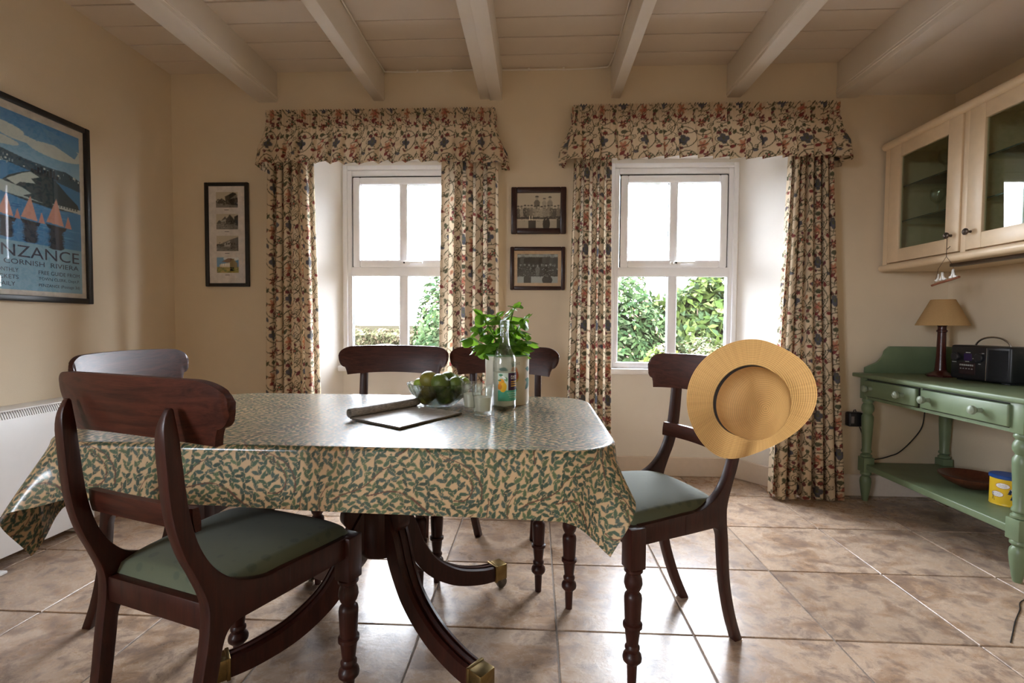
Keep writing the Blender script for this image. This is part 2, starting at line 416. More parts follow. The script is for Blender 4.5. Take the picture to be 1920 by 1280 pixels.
# ------------------------------------------------------------------ helpers: prints drawn in code and carried as mesh colours
def srgb(r, g, b):
    return tuple(((c/255+0.055)/1.055)**2.4 if c/255 > 0.04045 else c/255/12.92 for c in (r, g, b))
class Canvas:
    def __init__(s, w, h, mm, color, wrap=False):          # metres, pixels per metre
        s.k = mm; s.W = int(round(w*mm)); s.Hh = int(round(h*mm)); s.w = w; s.h = h; s.wrap = wrap
        s.a = np.zeros((s.Hh, s.W, 3), np.float32); s.a[:] = color
    def poly(s, pts, color, alpha=1.0):
        P = np.asarray(pts, float)*s.k
        x0, y0 = np.floor(P.min(0)).astype(int)-1; x1, y1 = np.ceil(P.max(0)).astype(int)+2
        if not s.wrap: x0, y0, x1, y1 = max(0, x0), max(0, y0), min(s.W, x1), min(s.Hh, y1)
        if x1 <= x0 or y1 <= y0: return
        X, Y = np.meshgrid(np.arange(x0, x1)+0.5, np.arange(y0, y1)+0.5)
        ins = np.zeros(X.shape, bool); n = len(P)
        for i in range(n):
            ax, ay = P[i]; bx, by = P[(i+1) % n]
            if ay == by: continue
            ins ^= ((ay > Y) != (by > Y)) & (X < (bx-ax)*(Y-ay)/(by-ay)+ax)
        yy, xx = np.nonzero(ins)
        if s.wrap: ry, rx = (yy+y0) % s.Hh, (xx+x0) % s.W
        else: ry, rx = yy+y0, xx+x0
        s.a[ry, rx] = s.a[ry, rx]*(1-alpha) + np.asarray(color, np.float32)*alpha
    def line(s, pts, wd, color):
        P = np.asarray(pts, float)
        d = np.gradient(P, axis=0); n = np.stack([-d[:, 1], d[:, 0]], 1); n /= np.maximum(np.linalg.norm(n, axis=1, keepdims=True), 1e-9)
        wv = np.asarray(wd)*np.ones(len(P)); o = n*wv[:, None]/2
        for i in range(len(P)-1):
            s.poly([P[i]-o[i], P[i+1]-o[i+1], P[i+1]+o[i+1], P[i]+o[i]], color)
    def disc(s, x, y, rx, ry, color, n=14, rot=0.0, alpha=1.0):
        t = np.linspace(0, 2*np.pi, n, endpoint=False); c, q = math.cos(rot), math.sin(rot)
        a, b = rx*np.cos(t), ry*np.sin(t)
        s.poly(np.stack([x+a*c-b*q, y+a*q+b*c], 1), color, alpha)
    def rect(s, x0, y0, x1, y1, color): s.poly([(x0, y0), (x1, y0), (x1, y1), (x0, y1)], color)
    def sample(s, u, v):
        x = u*s.k-0.5; y = v*s.k-0.5
        x0 = np.floor(x).astype(int); y0 = np.floor(y).astype(int); fx = (x-x0)[..., None]; fy = (y-y0)[..., None]
        if s.wrap: g = lambda a, b: s.a[b % s.Hh, a % s.W]
        else: g = lambda a, b: s.a[np.clip(b, 0, s.Hh-1), np.clip(a, 0, s.W-1)]
        return (g(x0, y0)*(1-fx)+g(x0+1, y0)*fx)*(1-fy) + (g(x0, y0+1)*(1-fx)+g(x0+1, y0+1)*fx)*fy

def willow_print():
    rg = random.Random(5)
    tan = np.array(srgb(184, 156, 118)); c = Canvas(0.42, 0.42, 1700, tan, wrap=True)
    def leaf(x, y, a, L, wd, bend, col):
        n = 9; t = np.linspace(0, 1, n); prof = np.sin(np.pi*np.clip(t, 0, 1)**0.8)**0.9*wd/2
        ang = a + bend*t; dx = np.cumsum(np.cos(ang))*L/n; dy = np.cumsum(np.sin(ang))*L/n
        nx, ny = -np.sin(ang), np.cos(ang)
        for grow, cc in ((0.0007, tan), (0.0, col)):
            p = prof+grow
            up = np.stack([x+dx+nx*p, y+dy+ny*p], 1); dn = np.stack([x+dx-nx*p, y+dy-ny*p], 1)
            c.poly(np.vstack([up, dn[::-1]]), cc)
        mid = np.stack([x+dx, y+dy], 1)[1:-1]; c.line(mid, 0.0006, np.array(col)*0.45)
    def green():
        k = rg.random(); base = [srgb(62, 86, 62), srgb(50, 76, 60), srgb(76, 94, 62), srgb(62, 82, 72), srgb(44, 66, 54)][rg.randrange(5)]
        return tuple(b*(0.8+0.35*k) for b in base)
    brown = srgb(84, 52, 38)
    P = 0.42; q = 2*math.pi/P
    def flow(x, y): return 0.95+0.95*math.sin(q*x+1.1*math.sin(q*y))+0.75*math.sin(q*y*2+1.3)+0.5*math.sin(q*(x+y)*2+.4)
    stems = []
    for k in range(20):
        x, y = ((k % 5)+.5*((k//5) % 2)+rg.uniform(-.2, .2))*P/5, (k//5+rg.uniform(-.2, .2))*P/4; pts = []
        for i in range(46):
            pts.append((x, y)); a = flow(x, y); x += math.cos(a)*0.0035; y += math.sin(a)*0.0035
        stems.append(pts)
    for pts in stems: c.line(pts, np.linspace(0.0024, 0.0010, len(pts)), brown)
    N = 32; items = []
    for j in range(N):
        for i in range(N):
            x = (i+.5*(j % 2)+rg.uniform(-.28, .28))*P/N; y = (j+rg.uniform(-.28, .28))*P/N; side = 1 if (i+j) % 2 else -1
            a = flow(x, y)+side*math.radians(rg.uniform(24, 44)); L = rg.uniform(.021, .030)
            items.append((x-math.cos(a)*L/2, y-math.sin(a)*L/2, a-side*.35, L, rg.uniform(.0078, .0102), side*rg.uniform(.1, .9)))
    rg.shuffle(items)
    for it in items: leaf(*it, green())
    for pts in stems: c.line(pts, np.linspace(0.0034, 0.0017, len(pts)), brown)
    return c
def crewel_print():
    rg = random.Random(9)
    base = srgb(214, 195, 167); c = Canvas(0.24, 0.36, 1250, base, wrap=True)
    vine = srgb(78, 74, 56); vine2 = srgb(90, 84, 62)
    red = srgb(134, 66, 64); blue = srgb(92, 92, 100); org = srgb(186, 132, 104); grn = srgb(94, 94, 74); plum = srgb(112, 62, 66); pink = srgb(180, 104, 92)
    def arc(x, y, r, a0, a1, wd=0.0040, col=vine, n=24, r1=None):
        t = np.linspace(0, 1, n); rr = r+((r1 if r1 is not None else r)-r)*t; a = np.radians(a0+(a1-a0)*t)
        c.line(np.stack([x+rr*np.cos(a), y+rr*np.sin(a)], 1), wd, col)
    def spiral(x, y, r, a0, turns, col=vine2): arc(x, y, r, a0, a0+360*turns, 0.0030, col, 40, r*0.12)
    def petals(x, y, R, n, col, core, pw=0.42):
        R *= 1.2
        for k in range(n):
            a = 2*math.pi*k/n+rg.random()*0.2
            c.disc(x+R*0.55*math.cos(a), y+R*0.55*math.sin(a), R*0.5, R*pw*0.62, col, 10, a)
        c.disc(x, y, R*0.26, R*0.26, core, 10)
    def leaf(x, y, L, wd, a, col, vein):
        L *= 1.2; wd *= 1.3
        t = np.linspace(0, 1, 10); p = np.sin(np.pi*t**0.75)*wd/2; ca, sa = math.cos(a), math.sin(a)
        up = [(x+L*u*ca-q*sa, y+L*u*sa+q*ca) for u, q in zip(t, p)]; dn = [(x+L*u*ca+q*sa, y+L*u*sa-q*ca) for u, q in zip(t, p)]
        c.poly(up+dn[::-1], col); c.line([(x, y), (x+L*.8*ca, y+L*.8*sa)], 0.0012, vein)
    def bell(x, y, R, col, a=-math.pi/2):
        for da in (-0.5, 0, 0.5): leaf(x, y, R*1.6, R*0.8, a+da, col, vine)
        c.disc(x, y, R*0.4, R*0.3, grn, 8)
    for k, (x, y) in enumerate([(0.06, 0.06), (0.18, 0.12), (0.06, 0.18), (0.18, 0.24), (0.06, 0.30), (0.18, 0.36)]):
        sgn = 1 if k % 2 else -1
        arc(x, y, 0.052, 200*sgn, 200*sgn+285*sgn); spiral(x+0.030*sgn, y-0.012, 0.017, 90, 1.7)
        spiral(x-0.062*sgn, y+0.034, 0.011, 0, 1.5); arc(x+0.06*sgn, y+0.03, 0.03, 90, 220, 0.0026)
        mode = k % 3
        if mode == 0:
            petals(x-0.012, y+0.018, 0.021, 6, org, pink); leaf(x-0.03, y-0.022, 0.028, 0.014, 0.6, red, plum); petals(x+0.004, y-0.03, 0.015, 5, plum, org)
        elif mode == 1:
            petals(x-0.008, y-0.014, 0.022, 4, blue, grn, 0.75); bell(x+0.006, y+0.036, 0.013, red); bell(x-0.024, y+0.030, 0.012, plum)
        else:
            petals(x-0.01, y+0.012, 0.019, 7, red, org, 0.3); leaf(x-0.022, y-0.03, 0.030, 0.017, 0.1, grn, vine); petals(x+0.02, y+0.030, 0.015, 5, grn, pink)
        leaf(x+0.045*sgn, y+0.052, 0.026, 0.013, 1.0+k, [grn, red, blue, plum][k % 4], vine)
        leaf(x-0.05*sgn, y-0.045, 0.024, 0.013, 2.2+k, [red, grn, org, blue][k % 4], vine)
        leaf(x-0.058*sgn, y+0.008, 0.02, 0.011, 4.0+k, [plum, grn][k % 2], vine)
        arc(x-0.02*sgn, y+0.062, 0.045, 190, 350, 0.0036); arc(x+0.02*sgn, y-0.058, 0.03, 20, 190, 0.0034); spiral(x+0.055*sgn, y-0.05, 0.012, 200, 1.5); spiral(x-0.01, y+0.002, 0.012, 120, 1.4)
        leaf(x+0.012*sgn, y-0.056, 0.018, 0.011, 5.0+k, [grn, plum, pink][k % 3], vine)
    return c
WILLOW = willow_print(); CREWEL = crewel_print()

# ================================================================== STRUCTURE
XL, XR, YB, YF, ZC = -2.2, 2.33, 2.9, -2.6, 2.46
YW = 3.2                                                     # inner face of the windows
WIN = [(-1.245, -0.483), (0.489, 1.251)]
OPEN = [(-1.50, -0.235), (0.235, 1.52)]
ZH, ZS = 2.03, 0.69
def build_shell():
    T = 0.4326
    fl = mk('floor', box(XL-0.1, XR+0.1, YF-0.1, YW+0.12, -0.06, -0.004), M_GROUT, smooth=None); tag(fl, kind='structure')
    x00, y00 = 0.0755, 1.541
    shared = {}
    for j in range(-10, 5):
        for i in range(-6, 7):
            a0, a1 = x00+i*T+0.003, x00+(i+1)*T-0.003; b0, b1 = y00+j*T+0.003, y00+(j+1)*T-0.003
            a0, a1 = max(a0, XL), min(a1, XR); b0, b1 = max(b0, YF), min(b1, YW)
            if a1-a0 < 0.02 or b1-b0 < 0.02: continue
            key = (round(a1-a0, 3), round(b1-b0, 3))
            if key not in shared:
                bm = bmesh.new(); bmesh.ops.create_cube(bm, size=1, matrix=Matrix.Diagonal((key[0], key[1], 0.012, 1)))
                es = [e for e in bm.edges if all(v.co.z > 0 for v in e.verts)]
                bmesh.ops.bevel(bm, geom=es, offset=0.002, segments=1, affect='EDGES')
                shared[key] = mesh('tile', to_vf(bm), M_TILE, None)
            mk('tile', shared[key], None, fl, loc=((a0+a1)/2, (b0+b1)/2, -0.006))
    # back wall with two splayed window bays running to the floor
    V, F = [], []
    def q(*p):
        n = len(V); V.extend(p); F.append(tuple(range(n, n+4)))
    zt = 2.6
    xs = [XL-0.1, OPEN[0][0], OPEN[0][1], OPEN[1][0], OPEN[1][1], XR+0.1]
    for a, b in ((0, 1), (2, 3), (4, 5)): q((xs[a], YB, 0), (xs[b], YB, 0), (xs[b], YB, zt), (xs[a], YB, zt))
    for o in OPEN: q((o[0], YB, ZH), (o[1], YB, ZH), (o[1], YB, zt), (o[0], YB, zt))
    wb = mk('wall_back', (V, F), M_WALL, smooth=None); tag(wb, kind='structure')
    for o, wn in zip(OPEN, WIN):
        V, F = [], []
        for xa, xb in ((o[0], wn[0]-0.03), (o[1], wn[1]+0.03)):
            q((xa, YB, 0), (xb, YW, 0), (xb, YW, ZH), (xa, YB, ZH))
        q((o[0], YB, ZH), (o[1], YB, ZH), (wn[1]+0.03, YW, ZH), (wn[0]-0.03, YW, ZH))
        ex0, ex1 = wn[0]-0.03, wn[1]+0.03
        q((ex0, YW, 0), (ex1, YW, 0), (ex1, YW, ZS-0.01), (ex0, YW, ZS-0.01))
        q((ex0, YW, 1.965), (ex1, YW, 1.965), (ex1, YW, ZH), (ex0, YW, ZH))
        for xa, xb in ((ex0, wn[0]+0.004), (wn[1]-0.004, ex1)): q((xa, YW, ZS-0.01), (xb, YW, ZS-0.01), (xb, YW, 1.965), (xa, YW, 1.965))
        mk('window_reveal', (V, F), M_REVEAL, wb, smooth=None)
    tag(mk('wall_outer_face', merge(box(XL-.4, WIN[0][0], YW+.032, YW+.07, -.3, 2.9), box(WIN[0][1], WIN[1][0], YW+.032, YW+.07, -.3, 2.9), box(WIN[1][1], XR+.4, YW+.032, YW+.07, -.3, 2.9),
        box(WIN[0][0], WIN[0][1], YW+.032, YW+.07, -.3, ZS-.03), box(WIN[1][0], WIN[1][1], YW+.032, YW+.07, -.3, ZS-.03),
        box(WIN[0][0], WIN[0][1], YW+.032, YW+.07, 1.99, 2.9), box(WIN[1][0], WIN[1][1], YW+.032, YW+.07, 1.99, 2.9)), M_REVEAL, smooth=None), kind='structure').parent = wb
    wl = tag(mk('wall_left', merge(box(XL-0.12, XL, -.8, YB+.4, -.05, 2.6), box(XL-.12, XL, YF, -1.9, -.05, 2.6), box(XL-.12, XL, -1.9, -.8, -.05, .9), box(XL-.12, XL, -1.9, -.8, 2.1, 2.6)), M_WALL, smooth=None), kind='structure')
    tag(mk('wall_right', box(XR, XR+0.12, YF, YB+.4, -.05, 2.6), M_WALL, smooth=None), kind='structure')
    tag(mk('wall_front', box(XL-.1, XR+.1, YF-.12, YF, -.05, 2.6), M_WALL, smooth=None), kind='structure')
    d = empty('window_3', (XL-.06, -1.35, .9)); d.rotation_euler = (0, 0, math.radians(90)); tag(d, kind='structure')  # unseen window added for soft light on the table and chair fronts
    for k in range(2):
        a, b = -.55+k*.55, k*.55
        mk('sash', merge(box(a, a+.05, -.03, .03, 0, 1.2), box(b-.05, b, -.03, .03, 0, 1.2), box(a+.05, b-.05, -.03, .03, 0, .06), box(a+.05, b-.05, -.03, .03, 1.14, 1.2)), M_PVC, d)
        mk('pane', box(a+.05, b-.05, -.004, .004, .06, 1.14), M_PANE, d, smooth=None)
    # ceiling: boards above beams
    ce = mk('ceiling', box(XL-.1, XR+.1, YF-.1, YW+.2, ZC+0.022, ZC+0.12), M_DARK, smooth=None); tag(ce, kind='structure')
    W = 0.1655; y = YB+0.03; k = 0
    pm = mesh('plank', box(XL-.05, 1.80, 0, W-0.0075, 0, 0.02, 0.002, 1), M_CEIL, None)
    while y > YF:
        mk('plank', pm, None, ce, loc=(0, y-W, ZC + random.uniform(-.0008, .0008))); y -= W; k += 1
    beams = [(-1.665, -1.545, 2.285), (-.965, -.900, 2.285), (-.335, -.205, 2.285), (.422, .478, 2.280), (1.078, 1.158, 2.275), (1.685, 1.80, 2.262)]
    for n, (a, b, z) in enumerate(beams):
        o = mk('beam', box(a, b, YF, YB+.01, z, ZC+0.002, 0.006, 2), M_BEAM, ce)
        o['label'] = 'white painted ceiling beam'
        if n in (0, 4, 5):
            for zz in ((z+.02, z+.027) if n != 5 else (z+.03, z+.045)):
                e = b if n == 0 else a
                mk('bead_moulding', tube([(e, YF, zz), (e, YB, zz)], 0.004, 8), M_BEAM, o)
        if n == 2: mk('bead_moulding', box(-.275, -.205, YF, YB, z-.008, z+.01, .003), M_BEAM, o)
    mk('lowered_ceiling_panel', box(1.80, XR+.05, YF, YB+.01, 2.275, ZC), M_BEAM, ce)
    # baseboards
    def bb(name, pts, m=M_BASE):
        vfs = []
        for (xa, ya), (xb, yb) in zip(pts, pts[1:]):
            L = math.hypot(xb-xa, yb-ya); a = math.atan2(yb-ya, xb-xa)
            v = box(0, L, -.016, 0, 0.0, 0.125, 0.004, 1)
            vfs.append(xf(v, Matrix.Translation((xa, ya, 0)) @ Matrix.Rotation(a, 4, 'Z')))
        return tag(mk(name, merge(*vfs), m), kind='structure')
    pts = [(XL, YB)]
    for o, wn in zip(OPEN, WIN): pts += [(o[0], YB), (wn[0]-.03, YW), (wn[1]+.03, YW), (o[1], YB)]
    pts += [(XR, YB)]
    bb('baseboard_back', pts)
    bb('baseboard_right', [(XR, YB), (XR, YF)])
    bb('baseboard_left', [(XL, YF), (XL, YB)], M_BASE)
build_shell()

def build_window(n, x0, x1):
    w = empty('window_%d' % n, ((x0+x1)/2, YW, 0)); tag(w, kind='structure')
    h = (x1-x0)/2; z0, z1 = 0.695, 1.972
    def fr(a, b, c, d, t, y0, y1, bev=.006):                   # rectangular frame, outer a..b / c..d
        return merge(box(a, a+t, y0, y1, c, d, bev), box(b-t, b, y0, y1, c, d, bev), box(a+t-.001, b-t+.001, y0+.0005, y1-.0005, c, c+t, bev), box(a+t-.001, b-t+.001, y0+.0005, y1-.0005, d-t, d, bev))
    mk('outer_frame', merge(fr(-h, h, z0, z1, 0.040, -.012, .03), fr(-h-.02, h+.02, z0+.01, z1+.03, .03, -.022, .02)), M_PVC, w)
    mk('transom', box(-h+.03, h-.03, -.018, .03, 1.285, 1.345, .008), M_PVC, w)
    mk('mullion', box(-.030, .030, -.014, .03, z0+.03, 1.30, .008), M_PVC, w)
    s = mk('opening_sash', merge(fr(-h+.048, h-.048, 1.343, z1-.048, .047, -.024, .03, .008), box(-.027, .027, -.02, .03, 1.38, z1-.09, .008)), M_PVC, w)
    mk('seal', fr(-h+.043, h-.043, 1.338, z1-.043, .006, -.0125, .03, 0), M_BLACK, w)
    hd = mk('handle', merge(box(-.02, .045, -.034, -.022, 1.358, 1.376, .004), box(.0, .13, -.046, -.034, 1.366, 1.378, .004), box(.0, .02, -.046, -.022, 1.360, 1.378, .003)), M_WHITE, w)
    mk('handle_lock', xf(lathe(closed([(.0055, 0), (.0055, .004)]), 12), Matrix.Translation((.012, -.046, 1.369)) @ Matrix.Rotation(math.pi/2, 4, 'X')), M_BLACK, hd)
    for a, b, c, d in ((-h+.09, -.026, 1.385, z1-.09), (.026, h-.09, 1.385, z1-.09), (-h+.038, -.028, z0+.035, 1.29), (.028, h-.038, z0+.035, 1.29)):
        p = mk('pane', box(a, b, .012, .018, c, d), M_PANE, w, smooth=None)
        mk('glazing_gasket', fr(a, b, c, d, .0045, .004, .012, 0), M_BLACK, p)
    mk('window_sill', box(-h-.05, h+.05, -.05, .03, .66, .697, .008), M_PVC, w)
build_window(1, *WIN[0]); build_window(2, *WIN[1])

# ================================================================== TABLE AND CLOTH
TCX, TCY, TZ = -0.500, 1.475, 0.70
TL, TW, TR = 1.37, 0.79, 0.13
def build_table():
    t = empty('pedestal_table', (-0.48, 1.50, 0))
    tag(t, 'mahogany pedestal dining table with splayed legs under the leafy cloth', 'table')
    ox, oy = TCX+0.48, TCY-1.50
    def rr(L, W, r, n=8):
        P = []
        for sx, sy, a0 in ((1, 1, 0), (-1, 1, 90), (-1, -1, 180), (1, -1, 270)):
            for k in range(n+1):
                a = math.radians(a0+90*k/n); P.append((ox+sx*(L/2-r)+r*math.cos(a), oy+sy*(W/2-r)+r*math.sin(a)))
        return P
    mk('table_top', prism(rr(TL-.006, TW-.006, TR), 0.665, 0.697, 'z', .006), M_MAHOG_RAIL, t)
    mk('top_block', box(-.30, .30, -.2, .2, .635, .666, .004), M_MAHOG, t)
    mk('pedestal', lathe(closed([(.062, .265), (.070, .28), (.070, .44), (.060, .455), (.048, .475), (.046, .50), (.064, .515), (.064, .53), (.050, .545), (.047, .62), (.075, .64)]), 40), M_MAHOG, t)
    path = smooth_path([(.045, .395), (.085, .33), (.115, .255), (.17, .175), (.26, .112), (.36, .080), (.435, .072)], 6)
    hw = 0.026
    for sx, sy in ((1, -1), (1, 1), (-1, -1), (-1, 1)):
        ang = math.atan2(sy*.275, sx*.345)
        V, F = [], []; n = len(path)
        prof = [(-hw, -.03), (hw, -.03), (hw, .022), (hw*.62, .026), (hw*.60, .022), (hw*.24, .022), (hw*.22, .027), (-hw*.22, .027), (-hw*.24, .022), (-hw*.60, .022), (-hw*.62, .026), (-hw, .022)]
        m = len(prof)
        for i, p in enumerate(path):
            a = Vector(path[max(0, i-1)]); b = Vector(path[min(n-1, i+1)]); d = (b-a).normalized(); nn = Vector((-d.y, d.x))
            if nn.y < 0: nn = -nn
            s = 1.15-0.25*i/n
            for u, v in prof: V.append((p[0]+nn.x*v*s, u*s, p[1]+nn.y*v*s))
        for i in range(n-1):
            for k in range(m): F.append((i*m+k, i*m+(k+1) % m, (i+1)*m+(k+1) % m, (i+1)*m+k))
        F.append(tuple(range(m))); F.append(tuple((n-1)*m+k for k in range(m)))
        lug = prism(smooth_path([(.03, .44), (.075, .445), (.112, .42), (.122, .385), (.105, .36), (.075, .345), (.05, .33)], 5), -.021, .021, 'y', .005)
        Rz = Matrix.Rotation(ang, 4, 'Z')
        leg = mk('leg', xf((V, F), Rz), M_MAHOG, t)
        mk('scroll', xf(lug, Rz), M_MAHOG, leg)
        mk('brass_cap', xf(merge(box(.425, .470, -.0265, .0265, .042, .098, .004), box(.418, .428, -.0285, .0285, .040, .1, .002)), Rz), M_BRASS, leg)
        wheel = xf(lathe(closed([(.012, -.010), (.019, -.008), (.021, 0), (.019, .008), (.012, .010)]), 20), Matrix.Translation((.462, 0, .021)) @ Matrix.Rotation(math.pi/2, 4, 'X'))
        mk('castor', xf(merge(wheel, box(.447, .462, -.014, .014, .018, .044, .002)), Rz), plain('dark_castor_metal', (.10, .085, .065), .4, .2, metal=.8), leg)
build_table()

def build_cloth():
    a = 0.150; sp = 0.0019
    hu, hv = TL/2+a, TW/2+a
    nu, nv = int(2*hu/sp), int(2*hv/sp)
    U, Vv = np.meshgrid(np.linspace(-hu, hu, nu), np.linspace(-hv, hv, nv))
    rot = math.radians(-1.2); X = U*math.cos(rot)-Vv*math.sin(rot)-0.045; Y = U*math.sin(rot)+Vv*math.cos(rot)+0.002
    qx = np.abs(X)-(TL/2-TR); qy = np.abs(Y)-(TW/2-TR)
    ex, ey = np.maximum(qx, 0), np.maximum(qy, 0); ln = np.hypot(ex, ey)
    d = ln + np.minimum(np.maximum(qx, qy), 0) - TR
    nx = np.where(ln > 1e-9, ex/np.maximum(ln, 1e-9), 0)*np.sign(X); ny = np.where(ln > 1e-9, ey/np.maximum(ln, 1e-9), 0)*np.sign(Y)
    cor = np.clip(2*np.abs(nx*ny), 0, 1)
    dd = np.maximum(d, 0); b = 0.013
    ang = np.arctan2(np.abs(ny), np.abs(nx))
    pk = np.radians(np.where(X > 0, 36.0, 56.0))
    phi = np.radians(2.5 + 27*np.exp(-((ang-pk)/np.radians(15))**2)*(ln > 1e-9)*np.clip(cor*4, 0, 1) + 1.2*np.sin(X*9+1)+1.2*np.sin(Y*11))
    near = dd < b*np.pi/2
    out = np.where(near, b*np.sin(dd/b), b+(dd-b*np.pi/2)*np.sin(phi))
    drop = np.where(near, b*(1-np.cos(dd/b)), b+(dd-b*np.pi/2)*np.cos(phi))
    bx = X-nx*dd; by = Y-ny*dd
    lip = 0.0008*np.sin(X*23)*np.sin(Y*19)*np.clip(-d*20, 0, 1)
    P = np.stack([TCX+bx+nx*out, TCY+by+ny*out, TZ+0.001-drop+lip], -1)
    me = grid_mesh('tablecloth', P, M_OILCLOTH, WILLOW.sample(U+0.1, Vv))
    o = mk('tablecloth', me, None)
    tag(o, 'shiny green and tan willow leaf oilcloth draped over the dining table', 'tablecloth')
build_cloth()

# ================================================================== CHAIRS
def leg_prof():
    return [(.0115, 0), (.0135, .053), (.014, .062), (.018, .066), (.025, .074), (.026, .081), (.024, .090), (.017, .098), (.020, .106), (.020, .111), (.016, .117),
            (.021, .162), (.026, .166), (.026, .175), (.021, .179), (.0225, .21), (.0240, .245), (.0225, .254), (.0165, .261), (.0165, .265), (.021, .272), (.0247, .285), (.0235, .298), (.0195, .310), (.021, .316), (.025, .319), (.025, .326), (.020, .330)]
def make_chair():
    root = empty('dining_chair')
    for s in (-1, 1):
        v = merge(mv(lathe(closed(leg_prof()), 24), s*.193, -.20), xf(box(-.0235, .0235, -.0235, .0235, .328, .440, .003), Matrix.Translation((s*.193, -.20, 0))))
        mk('front_leg', v, M_MAHOG, root)
    up = smooth_path([(-.03, .443), (.03, .448), (.082, .468), (.122, .505), (.151, .56), (.168, .63), (.178, .72), (.184, .79), (.187, .826)], 5)
    dn = smooth_path([(.194, .828), (.207, .79), (.205, .72), (.197, .63), (.181, .56), (.160, .505), (.142, .45), (.140, .40), (.150, .32), (.168, .20), (.200, .09), (.238, 0)], 5)
    ft = smooth_path([(.206, 0), (.170, .09), (.139, .20), (.122, .30), (.112, .36), (.09, .385), (.03, .388), (-.03, .39)], 5)
    outline = up+dn+ft
    for s in (-1, 1):
        p = prism(outline, -.0145, .0145, 'x', .004)
        def g(x, y, z):
            cx = .193+(.150-.193)*(y+.2)/.36
            return (s*(cx - max(0, .35-z)*0.05)+x*(1-.55*max(0, min(1, (z-.77)/.055))), y, z)
        mk('back_post', fn(p, g), M_MAHOG, root)
    sides = []
    for s in (-1, 1):
        p = prism([(-.19, .388), (-.02, .386), (.10, .386), (.11, .445), (-.02, .446), (-.19, .442)], -.0135, .0135, 'x', .003)
        sides.append(fn(p, lambda x, y, z: (s*(.193+(.150-.193)*(y+.2)/.36)+x, y, z)))
    sides.append(box(-.175, .175, -.221, -.190, .386, .443, .003)); sides.append(box(-.145, .145, .105, .135, .386, .440, .003))
    mk('seat_frame', merge(*sides), M_MAHOG, root)
    # drop-in seat pad
    n = 28; V, F = [], []
    for j in range(n+1):
        for i in range(n+1):
            u, v = -1+2*i/n, -1+2*j/n
            uu = math.copysign(abs(u)**.9, u); vv = math.copysign(abs(v)**.9, v)
            y = -.045+vv*.165
            hw = .196+(.150-.196)*(y+.2)/.36
            r = (max(0, abs(uu)-.0)**6+max(0, abs(vv))**6)
            z = .440+.040*max(0, 1-r*.5)**.5*(1-.25*(uu*uu+vv*vv)/2) if r < 2 else .440
            e = max(abs(uu), abs(vv))
            if e > .985: z = .436
            V.append((uu*hw*(1-.04*abs(vv)**4), y, z))
    for j in range(n):
        for i in range(n):
            a = j*(n+1)+i; F.append((a, a+1, a+n+2, a+n+1))
    mk('seat', (V, F), M_SEAT, root, smooth=70)
    # top rail
    def rail(half, yc, sag, zb, zt, th, lean):
        cols = 64; V, F = [], []
        for i in range(cols+1):
            u = -1+2*i/cols; ax = 1-(1-abs(u))**1.8; x = math.copysign(ax*half, u); b = zb(ax); t = max(zt(ax), b+.0005)
            rows = 8
            for j in range(rows+1):
                f = j/rows; z = b+(t-b)*f
                y = yc-sag*(x/half)**2+lean*(z-.815)
                tt = th*(0.75+.25*math.sin(math.pi*f))*(1 if ax < .97 else .8)
                V.append((x, y-tt/2, z)); V.append((x, y+tt/2, z))
        R = 9*2
        for i in range(cols):
            for j in range(8):
                a = i*R+j*2; F.append((a, a+R, a+R+2, a+2)); F.append((a+1, a+3, a+R+3, a+R+1))
            a = i*R; F.append((a, a+1, a+R+1, a+R)); a = i*R+16; F.append((a, a+R, a+R+1, a+1))
        for i in (0, cols):
            for j in range(8):
                a = i*R+j*2; F.append((a, a+2, a+3, a+1))
        return V, F
    def zt(a): return .880-.006*a*a if a < .74 else .880-.006*a*a-(.036*(1-math.sqrt(max(0, 1-((a-.74)/.26)**2))))
    def zb(a):
        if a < .845: return .764-.012*(a/.845)**2
        k = (a-.845)/.155
        return .752+.030*min(1, k*12)+.014*k+(.038*(1-math.sqrt(max(0, 1-((k-.4)/.6)**2))) if k > .4 else 0)
    mk('top_rail', rail(.242, .176, .032, zb, zt, .021, .20), M_MAHOG_RAIL, root)
    mk('cross_rail', rail(.152, .180, .010, lambda a: .588+.006*(1-a*a), lambda a: .634+.004*(1-a*a), .018, .10), M_MAHOG_RAIL, root)
    return root
chairs = [((-.722, 1.070), 162.0, 'dark mahogany dining chair nearest the camera, seen from behind at left'),
          ((.381, 1.565), -67.8, 'mahogany dining chair at the right end of the table with straw hat on it'),
          ((-.618, 1.975), 1.0, 'mahogany dining chair behind the table in front of the left window'),
          ((-.153, 1.990), -6.0, 'mahogany dining chair behind the potted basil, between the two windows'),
          ((-1.200, 1.600), 91.0, 'mahogany dining chair at the left end of the table by the heater')]
proto = make_chair()
for i, ((x, y), a, lab) in enumerate(chairs):
    c = proto if i == 0 else copy_tree(proto)
    c.location = (x, y, 0); c.rotation_euler = (0, 0, math.radians(a))
    c.scale = (1, 1.06 if i == 0 else 1, 1)
    tag(c, lab, 'chair', 'mahogany dining chairs around the table')

